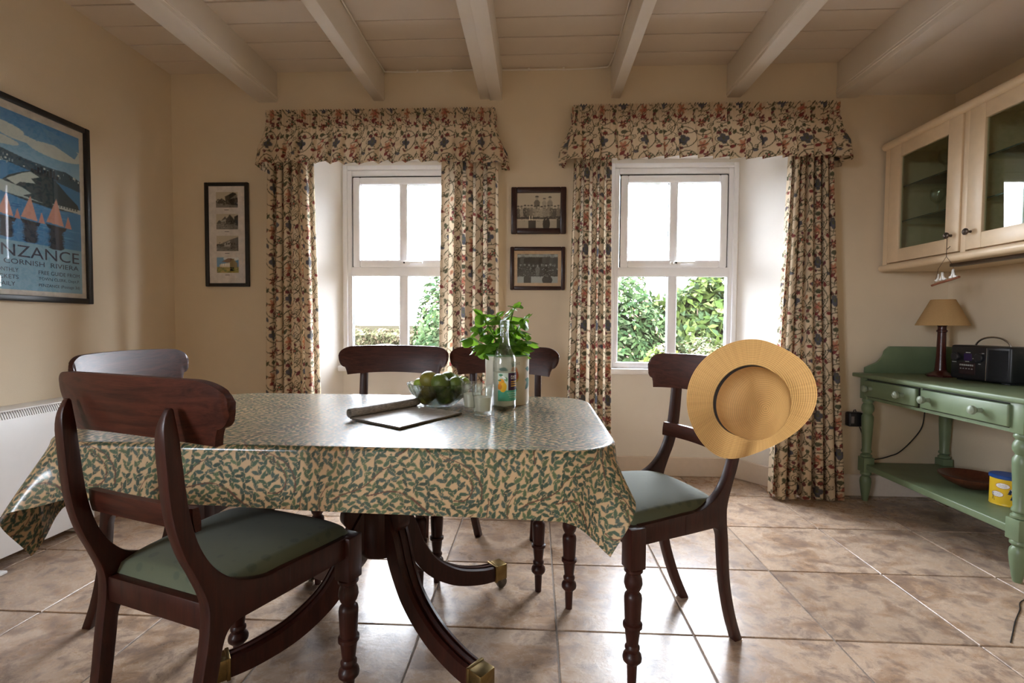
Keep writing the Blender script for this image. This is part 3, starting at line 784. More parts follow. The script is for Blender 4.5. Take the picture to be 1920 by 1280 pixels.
# ================================================================== CURTAINS AND VALANCES
def curtain(label, xt, xb, y0, zt, zb, npl, seed, lean=0.0):
    rg = np.random.default_rng(seed)
    wdt = max(xt[1]-xt[0], xb[1]-xb[0]); fab = wdt*2.6
    nu, nv = int(fab/.0038), int((zt-zb)/.0042)
    s, t = np.meshgrid(np.linspace(0, 1, nu), np.linspace(0, 1, nv))        # t: 0 bottom, 1 top
    ph = rg.uniform(0, 6.28); amp = rg.uniform(.7, 1.15, npl+2)
    k = s*npl; ki = np.floor(k).astype(int)
    warp = 0.10*np.sin(2*np.pi*s*1.3+ph)+0.03*np.sin(t*3+ph)
    A = np.interp(k, np.arange(npl+2), amp)
    th = 2*np.pi*(k+warp)+ph
    yy = np.sin(th); yy = np.sign(yy)*np.abs(yy)**0.8
    xl = xb[0]+(xt[0]-xb[0])*t; xr = xb[1]+(xt[1]-xb[1])*t
    pw = (xr-xl)/npl
    X = xl+(xr-xl)*s - 0.19*pw*np.sin(2*th)*np.clip(4*np.minimum(s, 1-s)*npl, 0, 1)
    Y = y0 + A*yy*(0.040+0.008*(1-t)) + lean*(1-t) + 0.004*np.sin(6*t+5*s)
    Z = zb+(zt-zb)*t + 0.003*np.sin(th+1)*(1-t)**8
    P = np.stack([X, Y, Z], -1)
    mid = P[nv//2]; arc = np.r_[0, np.cumsum(np.linalg.norm(np.diff(mid, axis=0), axis=1))]
    me = grid_mesh('curtain', P, M_CURTAIN, CREWEL.sample((arc[None, :]*np.ones((nv, 1))+seed*.1)*.85, (Z+seed*.07)*.85))
    o = mk('curtain', me, None); tag(o, label, 'curtain', 'floral window curtains')
    return o
curtain('floral crewel print curtain hanging left of the left window', (-1.545, -1.302), (-1.580, -1.265), 2.815, 1.93, .012, 5, 1)
curtain('floral crewel print curtain right of the left window, behind the basil', (-.545, -.222), (-.565, -.205), 2.815, 1.93, .012, 5, 2)
curtain('narrow floral curtain left of the right window, beside the framed photographs', (.212, .420), (.175, .445), 2.815, 1.93, .012, 5, 3)
curtain('floral curtain right of the right window, nearest the green sideboard', (1.400, 1.612), (1.335, 1.728), 2.815, 1.93, .012, 6, 4)
def valance(label, x0, x1, zt, zb, seed):
    rg = np.random.default_rng(seed); yf = 2.775; ret = YB-.004-yf
    L = x1-x0+2*ret; fab = L*1.4
    nu, nv = int(fab/.0042), int((zt-zb)/.0045)
    s, t = np.meshgrid(np.linspace(0, L, nu), np.linspace(0, 1, nv))        # t: 0 bottom 1 top
    r = 0.03
    def pos(q):
        x = np.where(q < ret, x0, np.where(q > L-ret, x1, x0+(q-ret))); y = np.where(q < ret, YB-.004-q, np.where(q > L-ret, yf+(q-(L-ret)), yf)); return x, y
    bx, by = pos(s)
    w1 = np.clip((s-ret+r)/(2*r), 0, 1); w2 = np.clip((s-(L-ret)+r)/(2*r), 0, 1)
    ang = -np.pi + np.pi/2*w1 + np.pi/2*w2                                   # normal heading: -x, then -y, then +x
    nx, ny = np.cos(ang), np.sin(ang)
    knots = np.sort(np.concatenate([np.linspace(0, L, int(L/.085)+1)+rg.uniform(-.014, .014, int(L/.085)+1)]))
    knots[0], knots[-1] = 0, L
    kk = np.interp(s, knots, np.arange(len(knots)))
    fr = kk-np.floor(kk); box_pl = np.where(fr < .86, (fr/.86)**.6, 1-(fr-.86)/.14)   # soft knife pleat
    depth = rg.uniform(.024, .052, len(knots)+1)[np.floor(kk).astype(int)]
    low = np.clip((0.80-t)/.5, 0, 1)
    gather = 0.0075*np.sin(s*2*np.pi/.0155+np.sin(s*40)*1.5)*np.clip((t-.55)/.2, 0, 1) + .003*np.sin(s*2*np.pi/.03)*np.clip((t-.35)/.3, 0, 1)
    head = -0.004*np.exp(-((t-.86)/.02)**2)-0.004*np.exp(-((t-.74)/.02)**2)
    out = gather + head + depth*box_pl*low + 0.040*(1-t)**1.2*low
    Z = zb+(zt-zb)*t + (0.005*(box_pl-.5)+.005*np.sin(s*9+seed))*(1-t)**2 + .0025*np.sin(s*2*np.pi/.0155)*np.clip((t-.95)/.05, 0, 1)
    X = bx+nx*out; Y = np.minimum(by+ny*out, YB-.004)
    arc = np.r_[0, np.cumsum(np.hypot(np.diff(X[nv//4]), np.diff(Y[nv//4])))][None, :]*np.ones((nv, 1))
    me = grid_mesh('valance', np.stack([X, Y, Z], -1), M_CURTAIN, CREWEL.sample((arc+seed*.13)*.85, (Z+.05)*.85))
    o = mk('valance', me, None); tag(o, label, 'valance', 'gathered floral valances')
    mk('pelmet_board', box(x0+.012, x1-.012, yf+.012, YB-.003, zt-.05, zt-.032), M_BASE, o)
valance('gathered floral crewel valance over the left window', -1.545, -.243, 2.185, 1.868, 5)
valance('gathered floral crewel valance over the right window, nearer the wall cabinet', .205, 1.625, 2.192, 1.878, 8)

# ================================================================== STRAW HAT
def build_hat():
    Rb, Rc, hc = 0.175, 0.088, 0.082
    prof = []                                                  # (r, z) along the straw from crown centre to brim edge
    for k in range(115):
        a = math.pi/2*k/114; prof.append((.0985*math.sin(a), hc*math.cos(a)**.42 if k < 114 else 0.0))
    for k in range(92): f = k/91; prof.append((.0985+(Rb-.0985)*f, 0.0))
    P0 = np.array(prof); ds = np.r_[0, np.cumsum(np.hypot(*np.diff(P0, axis=0).T))]
    ring = 0.0050; nS = int(ds[-1]/ring*5); L = np.linspace(0, ds[-1], nS)
    r = np.interp(L, ds, P0[:, 0]); z = np.interp(L, ds, P0[:, 1])
    N = 120; th = np.linspace(0, 2*np.pi, N+1)
    ph = (L/ring) % 1.0; rip = 0.0011*np.abs(np.sin(np.pi*ph))**.6
    V = []; Rr = r[:, None]*np.ones(N+1); T = np.ones(nS)[:, None]*th
    bf = np.clip((Rr-.0985)/(Rb-.0985), 0, 1)
    Rw = Rr*(1+bf*(.02*np.cos(T-.25)-.035*np.exp(-((T-1.05)/.35)**2)+.03*np.cos(2*T-.4)))
    Zw = z[:, None]+rip[:, None]+bf**1.5*(.020*np.sin(2*T+.6)+.010*np.sin(3*T+2.0))
    cx, cy = Rw*np.cos(T), Rw*np.sin(T); cr = np.clip(z[:, None]/hc, 0, 1)
    Zw += cr*(-.10*cx-.04*cy) - .010*cr*np.exp(-((cx+.02)/.02)**2)*np.clip((cy+.02)/.05, 0, 1)
    P = np.stack([cx, cy, Zw], -1)
    def sub(name, m0, m1, par):
        me = grid_mesh(name, P[m0:m1], M_STRAW)
        a = me.attributes.new('braid', 'FLOAT', 'POINT'); a.data.foreach_set('value', np.repeat((np.abs(np.sin(np.pi*ph[m0:m1]))**.5), N+1).astype(np.float32))
        uv = me.uv_layers.new(name='UVMap'); li = np.zeros(len(me.loops), np.int32); me.loops.foreach_get('vertex_index', li)
        u = np.stack([np.tile(th/6.2832, m1-m0)*1.0, np.repeat(L[m0:m1], N+1)], -1)[li]; uv.data.foreach_set('uv', u.reshape(-1).astype(np.float32))
        return mk(name, me, None, par)
    n = Vector((.13, -.98, -.10)).normalized(); x = Vector((0, 0, 1)).cross(n).normalized()
    # x axis to viewer's right
    if x.x < 0: x = -x
    y = n.cross(x)
    h = empty('straw_hat'); h.matrix_world = Matrix((x, y, n)).transposed().to_4x4()
    h.location = (.586, 1.372, .772)
    tag(h, 'wide brimmed straw sun hat hung over the corner of a dining chair', 'hat')
    split = int(np.searchsorted(L, ds[114]))
    sub('crown', 0, split+1, h); sub('brim', split, nS, h)
    band = lathe([(.1000, .000), (.1008, .002), (.1000, .013), (.0985, .014)], 64)
    mk('hat_band', band, M_DARK, h, smooth=60)
build_hat()

# ================================================================== THINGS ON THE TABLE
ZT = TZ+0.0025
def lemonade_glass(x, y, label):
    g = empty('tumbler', (x, y, ZT)); tag(g, label, 'glass', 'tumblers of cloudy lemonade')
    fac = lambda t, r, z: r*(1+(.018*math.cos(10*t) if z < .05 else 0))
    outer = [(.024, 0), (.0255, .001), (.0265, .010), (.0285, .040), (.0300, .055), (.0325, .062), (.0345, .090)]
    inner = [(.0330, .090), (.0310, .062), (.0282, .054), (.0265, .040), (.0248, .013), (.018, .011)]
    mk('glass_body', lathe([(0, 0)]+outer+inner+[(0, .011)], 60, fac), M_GLASS, g)
    mk('lemonade', lathe([(0, .0125), (.0235, .0135), (.0255, .040), (.0272, .0535), (.0272, .0545), (0, .0545)], 40), M_LIQ, g)
lemonade_glass(-.158, 1.478, 'glass tumbler half full of cloudy lemonade, the nearer of the two')
lemonade_glass(-.200, 1.548, 'glass tumbler of cloudy lemonade squeezed between the fruit bowl and bottle')

def build_bottle():
    b = empty('lemonade_bottle', (-.100, 1.592, ZT)); tag(b, 'clear glass lemonade bottle with a purple, yellow and turquoise label', 'bottle')
    o = [(.030, .0), (.036, .003), (.038, .010), (.038, .150), (.036, .168), (.028, .188), (.019, .203), (.0152, .220), (.0138, .262), (.0150, .264), (.0158, .268), (.0158, .274), (.0142, .277), (.0150, .279), (.0150, .288), (.0125, .289)]
    i = [(.0115, .288), (.0115, .262), (.0128, .220), (.0165, .203), (.0255, .188), (.0335, .167), (.0355, .150), (.0355, .012), (.028, .008)]
    mk('glass_body', lathe([(0, .004)]+o+i+[(0, .010)], 48), M_GLASS, b)
    mk('lemonade', lathe([(0, .0115), (.026, .0115), (.0345, .016), (.0345, .118), (.0345, .119), (0, .119)], 40), M_LIQ, b)
    # wrap-round label: colour printed on a thin curved sheet
    W, Hh = .100, .090; c = Canvas(W, Hh, 3000, srgb(86, 178, 150))
    c.rect(0, .034, .034, Hh, srgb(196, 214, 200)); c.rect(.034, .034, .088, Hh, srgb(58, 36, 62)); c.rect(.088, .034, W, Hh, srgb(226, 176, 70))
    for (x, y, rx, ry, col, rt) in ((.012, .060, .010, .012, (228, 158, 40), .3), (.018, .044, .011, .016, (238, 188, 50), -.2), (.006, .046, .008, .010, (214, 140, 36), 0)): c.disc(x, y, rx, ry, srgb(*col), 20, rt)
    for k in range(9):
        c.disc(.006+.026*((k*37) % 10)/10, .066+.020*((k*53) % 10)/10, .006, .0028, srgb(*((70, 130, 96), (110, 160, 120), (235, 240, 235))[k % 3]), 10, k*1.1)
    for k in range(3): c.rect(.044, .046+k*.007, .078, .0495+k*.007, srgb(214, 170, 70))
    for k in range(3): c.line([(.03+.004*k+.002*j, .026-.007*k+.0012*math.sin(j*1.7)) for j in range(24)], .0009, srgb(222, 240, 230))
    c.rect(.064, .006, .088, .014, srgb(150, 160, 120))
    nu, nv = 110, 100; u, v = np.meshgrid(np.linspace(0, W, nu), np.linspace(0, Hh, nv)); R = .0384
    th0 = math.radians(-118); th = th0+u/R
    P = np.stack([R*np.cos(th), R*np.sin(th), .030+v], -1)
    lb = mk('label', grid_mesh('label', P, M_PRINT, c.sample(u, v)), None, b); lb['label'] = 'purple and turquoise paper bottle label'
    tv, tf = text_mesh('taste', width=.030, height=.013)
    bend = lambda x, y, z: ((R+.0003)*math.cos(th0+(.042+x+.12*y)/R), (R+.0003)*math.sin(th0+(.042+x+.12*y)/R), .030+.070+y)
    mk('lettering', fn((tv, tf), bend), M_PAPER, lb, smooth=None)
build_bottle()

def build_bowl():
    cx, cy = -.326, 1.655
    b = empty('glass_bowl', (cx, cy, ZT)); tag(b, 'fluted clear glass bowl piled with limes', 'bowl')
    n = 120; fl = lambda amp: (lambda t, r, z: r*(1+amp*min(1, z/.02)*abs(math.sin(9*t))**.8))
    o = [(.052, .0), (.054, .003), (.060, .008), (.080, .026), (.094, .048), (.101, .066), (.103, .074)]
    i = [(.100, .076), (.097, .066), (.089, .048), (.075, .028), (.052, .011)]
    mk('bowl_body', lathe([(0, .002)]+o+i+[(0, .0085)], n, fl(.065)), M_GLASS_CUT, b)
    rg = random.Random(3)
    prof = []
    for k in range(17):
        a = math.pi*k/16; r = math.sin(a); z = -math.cos(a)*1.12
        if k in (1, 15): r *= .8
        prof.append((max(0, r) if 0 < k < 16 else 0, z*(1.0 if 0 < k < 16 else 1.06)))
    lm = {k: mesh('lime', lathe(prof, 22), m, 80) for k, m in (('d', M_LIME_D), ('o', M_LIME_O), ('b', M_LIME_B))}
    spots = [(-.035, -.040, .038, .029, 'o', 'olive lime low in the bowl at the front left, seen through the glass'), (.030, -.045, .038, .029, 'd', 'dark lime low in the bowl at the front right, seen through the glass'), (.055, .010, .042, .028, 'o', 'olive lime low in the bowl against the right side'), (-.055, .02, .042, .028, 'd', 'dark lime low in the bowl against the left side'), (.0, .045, .04, .029, 'o', 'olive lime low at the back of the bowl'), (.0, .0, .040, .026, 'd', 'dark lime buried in the middle of the pile'),
             (-.030, -.020, .086, .031, 'o', 'large olive green lime at the top of the pile, leftmost of the big ones'), (.012, -.044, .080, .030, 'd', 'dark green lime at the front of the pile above the bowl rim'),
             (.030, .020, .084, .028, 'd', 'dark green lime at the back of the pile, top centre'), (.062, -.024, .074, .0265, 'd', 'dark green lime lying at the right of the pile near the tumblers'),
             (.072, .034, .078, .018, 'b', 'small bright yellow green lime at the back right of the bowl'), (.088, .004, .080, .015, 'b', 'small bright lime on the right rim of the bowl'), (-.068, -.004, .072, .019, 'b', 'small bright lime on the left side of the bowl'), (.046, .05, .082, .017, 'b', 'small bright lime tucked behind the dark limes')]
    for x, y, z, r, k, lab in spots:
        o2 = mk('lime', lm[k], None, None, (cx+x, cy+y, ZT+z-.002), (rg.uniform(.6, 1.6), rg.uniform(-1, 1), rg.uniform(0, 6)))
        o2.scale = (r, r, r)
        tag(o2, lab, 'lime', 'limes in the glass bowl')
build_bowl()

def build_basil():
    px, py = -.098, 1.715
    p = empty('plant_pot', (px, py, ZT)); tag(p, 'pale painted tin planter with pears and leaves on it', 'planter')
    R, Hp = .076, .170
    mk('pot_body', lathe([(0, 0), (R-.001, 0), (R, .002), (R, Hp-.004), (R+.002, Hp-.002), (R+.002, Hp), (R-.002, Hp), (R-.003, .01), (0, .008)], 56), plain('planter_enamel', (0.62, 0.58, 0.48), .35, .05), p)
    rim = mk('pot_rim', lathe([(R+.0005, Hp-.004), (R+.003, Hp-.002), (R+.003, Hp+.001), (R-.003, Hp+.001), (R-.003, Hp-.004)], 56), plain('rim_green', (.16, .35, .14), .4), p)
    mk('soil', lathe([(0, .14), (R-.004, .14)], 32), plain('soil', (.03, .02, .013), .95), p)
    c = Canvas(.30, .16, 1600, srgb(206, 200, 184))
    def lf(x, y, L, wd, a, col):
        t = np.linspace(0, 1, 12); q = np.sin(np.pi*t**.8)*wd/2
        up = [(x+L*u*math.cos(a)-k*math.sin(a), y+L*u*math.sin(a)+k*math.cos(a)) for u, k in zip(t, q)]; dn = [(x+L*u*math.cos(a)+k*math.sin(a), y+L*u*math.sin(a)-k*math.cos(a)) for u, k in zip(t, q)]
        c.poly(up+dn[::-1], srgb(*col))
    for ox in (.035, .175, .275):
        lf(ox, .075, .045, .024, -2.4, (52, 104, 92)); lf(ox+.004, .070, .040, .02, 2.9, (60, 116, 100)); lf(ox-.002, .112, .032, .017, 3.0, (40, 100, 92)); lf(ox+.02, .06, .03, .016, -1.5, (46, 96, 84)); lf(ox+.018, .118, .03, .014, 1.6, (50, 98, 70))
        c.disc(ox+.018, .088, .019, .021, srgb(188, 172, 96), 24); c.disc(ox+.020, .108, .012, .018, srgb(190, 130, 84), 20); c.disc(ox+.026, .096, .009, .016, srgb(176, 92, 66), 16)
    nu, nv = 150, 80; u, v = np.meshgrid(np.linspace(0, .30, nu), np.linspace(0, .15, nv)); th = math.radians(-90-125)+u/R*1.0
    P = np.stack([(R+.0006)*np.cos(th), (R+.0006)*np.sin(th), .008+v], -1)
    pr = mk('painted_fruit', grid_mesh('painted_fruit', P, M_PRINT, c.sample(u, v)), None, p); pr['label'] = 'pears and green leaves painted on the planter'
    tv, tf = text_mesh('fruit', width=.034, height=.013)
    t0 = math.radians(-78)
    mk('lettering', fn((tv, tf), lambda x, y, z: ((R+.001)*math.cos(t0+x/R), (R+.001)*math.sin(t0+x/R), .138+y)), plain('grey_print', (.25, .25, .24), .7), p, smooth=None)
    # the plant
    b = empty('basil_plant', (px, py, ZT+.142)); tag(b, 'bushy bright green basil plant growing in the pear planter', 'plant')
    nL = 9; V, F = [], []
    for i in range(nL+1):
        t = i/nL; wd = .34*math.sin(math.pi*min(1, t*.97+.015)**.85)**.75 if 0 < i < nL else .012
        for s in (-1, -.5, 0, .5, 1):
            V.append((s*wd, t, -.14*abs(s)**1.6*math.sin(math.pi*t) - .30*t*t + .03*math.sin(t*14)*abs(s)))
    for i in range(nL):
        for k in range(4): a = i*5+k; F.append((a, a+1, a+6, a+5))
    lm = mesh('leaf', (V, F), M_BASIL, 80)
    rg = random.Random(21)
    tips = [(-.088, .165, -.02), (.022, .190, .0), (-.128, .085, .01), (.070, .075, -.02), (-.012, .145, -.045), (.058, .150, .02), (-.066, .062, -.05), (.035, .06, -.055), (-.04, .16, .05), (-.10, .125, .04), (.03, .11, .05)]
    for tx, tz, ty in tips:
        x0, y0 = rg.uniform(-.035, .035), rg.uniform(-.035, .035)
        path = smooth_path([(x0, y0, -.005), (x0*.8+tx*.25, y0*.8+ty*.3, tz*.45), (tx, ty, tz)], 6)
        mk('stem', tube(path, [.0026]*len(path), 6), M_STEM, b)
        for lev, f in enumerate((.45, .62, .8, 1.0)):
            q = Vector(path[int(f*(len(path)-1))]); base = rg.uniform(0, 6.28)
            for k in range(2 if lev < 2 else 3 if lev == 2 else 6):
                a = base+(math.pi*k if lev < 2 else 2*math.pi*k/(3 if lev == 2 else 6))+rg.uniform(-.3, .3)
                L = (rg.uniform(.042, .066) if k < 4 else .036)
                pit = rg.uniform(-.8, .3) if lev < 3 else (rg.uniform(-.7, .5) if k < 4 else .9)
                o = mk('leaf', lm, None, b, tuple(q), (pit, rg.uniform(-.5, .5), a)); o.scale = (L*1.05, L, L)
build_basil()

def build_magazine():
    m = empty('magazine', (-.375, 1.42, ZT)); tag(m, 'open magazine with its front pages rolled back, lying on the table', 'magazine')
    A, B, Cc, D = [Vector((x+.375, y-1.42)) for x, y in ((-.530, 1.375), (-.352, 1.255), (-.222, 1.480), (-.392, 1.590))]
    def sheet(z0, z1, g=0.0):
        mid = (A+B+Cc+D)/4; pts = [mid+(p-mid)*(1+g) for p in (A, B, Cc, D)]
        return prism([(p.x, p.y) for p in pts], z0, z1, 'z', .0006, 1)
    mk('page_block', sheet(.0005, .0050), plain('page_edges', (.16, .14, .12), .7, .2, 200), m)
    t = NT('glossy_page'); f = t.noise(t.coord('Object', (1, 3, 1)), 60, 4, .7)
    page = t.done(t.bsdf(t.ramp(f, [(.35, (.42, .41, .40)), (.65, (.74, .73, .72))]), .22, spec=.5))
    mk('page', sheet(.0051, .0056, -.012), page, m)
    R = .0135; d = (D-A).normalized(); nrm = Vector((d.y, -d.x)); V, F = [], []; N = 30; Lr = (D-A).length
    for j in range(9):
        s = -.006+(Lr+.010)*j/8
        for k in range(N+1):
            a = -math.pi/2-k/N*2*math.pi*1.35; rr = R*(1-.22*k/N)
            c0 = A+d*s+nrm*.006; V.append((c0.x-nrm.x*rr*math.cos(a)*-1, c0.y+nrm.y*rr*math.cos(a), R+.0055+rr*math.sin(a)))
    for j in range(8):
        for k in range(N): a = j*(N+1)+k; F.append((a, a+1, a+N+2, a+N+1))
    t = NT('printed_page_back'); f = t.noise(t.coord('Object', (40, 40, 260)), 2, 3, .7)
    pb = t.done(t.bsdf(t.ramp(f, [(.42, (.20, .19, .175)), (.6, (.40, .38, .35))]), .6))
    r = mk('rolled_pages', (V, F), pb, m, smooth=80); sm = r.modifiers.new('thickness', 'SOLIDIFY'); sm.thickness = .0014
build_magazine()

# ================================================================== PICTURES
def frame_vf(w, h, fw, d, bev=.004):
    """picture frame in the local XZ plane, front towards -Y, lower-left at the origin"""
    return merge(box(0, fw, -d, 0, 0, h, bev), box(w-fw, w, -d, 0, 0, h, bev), box(fw-.001, w-fw+.001, -d+.0006, 0, 0, fw, bev), box(fw-.001, w-fw+.001, -d+.0006, 0, h-fw, h, bev))
def print_sheet(name, c, res, m, parent, x0, z0, y):
    nu, nv = max(2, int(c.w/res)), max(2, int(c.h/res))
    u, v = np.meshgrid(np.linspace(0, c.w, nu), np.linspace(0, c.h, nv))
    return mk(name, grid_mesh(name, np.stack([x0+u, np.full_like(u, y), z0+v], -1), m, c.sample(u, v), smooth=False), None, parent)
def letter(body, x, z, width, height, y, m, parent):
    vf = text_mesh(body, width, height)
    return mk('lettering', fn(vf, lambda a, b, c: (x+a, y, z+b)), m, parent, smooth=None)

def build_poster():
    W, Hh, fw = .565, .847, .026
    p = empty('framed_poster', (XL+.0145, 2.326-W, 1.061)); p.rotation_euler = (0, 0, math.radians(91.3))   # local x -> +Y, front faces +X
    tag(p, 'large black framed blue seaside travel poster on the left wall', 'poster')
    mk('frame', frame_vf(W, Hh, fw, .022), M_BLACKFRAME, p)
    mk('mount', box(fw-.004, W-fw+.004, -.008, -.001, fw-.004, Hh-fw+.004), plain('pale_mount', (.58, .54, .47), .7), p)
    w, h = W-2*fw-.046, Hh-2*fw-.055
    c = Canvas(w, h, 1000, srgb(128, 170, 190)); B = .205
    X = lambda f: f*w
    Z = lambda f: B+f*(h-B)
    c.rect(0, B, w, h, srgb(66, 130, 178))
    for k in range(24): c.rect(0, Z(.60+.40*k/24), w, Z(.60+.40*(k+1)/24)+.001, srgb(150-int(3.2*k), 190-int(2.4*k), 208-k))
    rg = random.Random(4)
    for (x, z, rx, rz) in ((.2, .86, .25, .045), (.42, .82, .2, .03), (.75, .80, .28, .055), (.9, .84, .2, .035), (.1, .76, .3, .04)): c.disc(X(x), Z(z), X(rx), (h-B)*rz, srgb(196, 206, 198), 20)
    c.poly([(X(.72), Z(.86)), (X(.95), Z(.80)), (X(.99), Z(.86)), (X(.80), Z(.95)), (X(.60), Z(.97))], srgb(96, 146, 184))
    c.poly([(0, Z(.66)), (X(.2), Z(.70)), (X(.45), Z(.665)), (X(.7), Z(.655)), (X(.85), Z(.66)), (w, Z(.62)), (w, Z(.52)), (X(.7), Z(.56)), (X(.3), Z(.60)), (0, Z(.62))], srgb(58, 88, 104))
    for k in range(46):
        x = rg.uniform(.0, .98); z = .585+.06*rg.random()-.05*max(0, x-.6); q = .006+.012*rg.random()
        c.rect(X(x), Z(z), X(x+q), Z(z+.010+.012*rg.random()), srgb(*rg.choice(((206, 214, 208), (150, 170, 176), (40, 56, 66)))))
    c.poly([(X(.18), Z(.40)), (X(.30), Z(.50)), (X(.42), Z(.555)), (X(.52), Z(.59)), (X(.66), Z(.60)), (X(.76), Z(.545)), (X(.86), Z(.47)), (X(.97), Z(.40)), (w, Z(.33)), (X(.7), Z(.315)), (X(.4), Z(.34)), (0, Z(.40)), (0, Z(.45))], srgb(44, 66, 72))
    for k in range(9):
        x = .50+.03*k; c.rect(X(x), Z(.57), X(x+.026), Z(.60+.05*rg.random()), srgb(30, 44, 54))
    c.poly([(X(.28), Z(.47)), (X(.42), Z(.545)), (X(.50), Z(.575)), (X(.58), Z(.55)), (X(.50), Z(.52)), (X(.54), Z(.49)), (X(.40), Z(.47)), (X(.36), Z(.44))], srgb(188, 200, 190))
    c.poly([(0, Z(.43)), (X(.2), Z(.455)), (X(.42), Z(.43)), (X(.5), Z(.40)), (X(.42), Z(.37)), (X(.62), Z(.345)), (X(.3), Z(.36)), (0, Z(.38))], srgb(176, 192, 186))
    c.poly([(X(.70), Z(.36)), (w, Z(.36)), (w, Z(.325)), (X(.74), Z(.335))], srgb(190, 200, 196))
    for k in range(8): c.rect(X(.74+.03*k), Z(.345), X(.755+.03*k), Z(.358), srgb(58, 76, 84))
    for k in range(30):
        x = rg.uniform(0, .9); z = rg.uniform(.02, .31); c.poly([(X(x), Z(z)), (X(x+.12), Z(z+.004)), (X(x+.16), Z(z-.002)), (X(x+.06), Z(z-.006))], srgb(*rg.choice(((92, 156, 196), (44, 106, 160), (58, 120, 170)))))
    def boat(x, s):
        for k in range(16):
            z = .165-.011*k*s; q = .028*s*rg.uniform(.6, 1.25)
            c.poly([(X(x-.05*s-q), Z(z)), (X(x+.07*s+q), Z(z+.004)), (X(x+.05*s), Z(z-.016*s)), (X(x-.03*s), Z(z-.014*s))], srgb(26, 40, 56))
        c.poly([(X(x-.09*s), Z(.185)), (X(x+.12*s), Z(.175)), (X(x+.10*s), Z(.145)), (X(x-.06*s), Z(.15))], srgb(24, 30, 40))
        c.poly([(X(x-.08*s), Z(.20)), (X(x+.02*s), Z(.20+.20*s)), (X(x+.09*s), Z(.185))], srgb(206, 152, 132)); c.poly([(X(x+.10*s), Z(.18)), (X(x+.135*s), Z(.18+.10*s)), (X(x+.17*s), Z(.175))], srgb(198, 140, 124))
    boat(.72, 1.05); boat(.47, .9); boat(.26, .8)
    x0, z0 = fw+.023, fw+.022
    print_sheet('print', c, .0028, M_PRINT, p, x0, z0, -.0085)
    ink = plain('navy_ink', (.018, .03, .065), .6)
    letter('PENZANCE', x0+.012, z0+.140, w-.026, .050, -.0092, ink, p)
    letter('THE  CORNISH  RIVIERA', x0+.012, z0+.108, w-.030, .021, -.0092, ink, p)
    for k, s in enumerate(('FREE GUIDE FROM', 'TOWN CLERK, Dept.P.', 'PENZANCE (Postage 3d)')): letter(s, x0+w*.545, z0+.074-.029*k, w*.425, .017, -.0092, ink, p)
    for k, s in enumerate(('MONTHLY', 'TICKETS', 'DAILY')): letter(s, x0+w*(.14 if k < 2 else .17), z0+.074-.029*k, w*.22 if k < 2 else w*.16, .017, -.0092, ink, p)
    mk('glass', box(fw-.002, W-fw+.002, -.0135, -.0115, fw-.002, Hh-fw+.002), M_PANE, p, smooth=None)
build_poster()

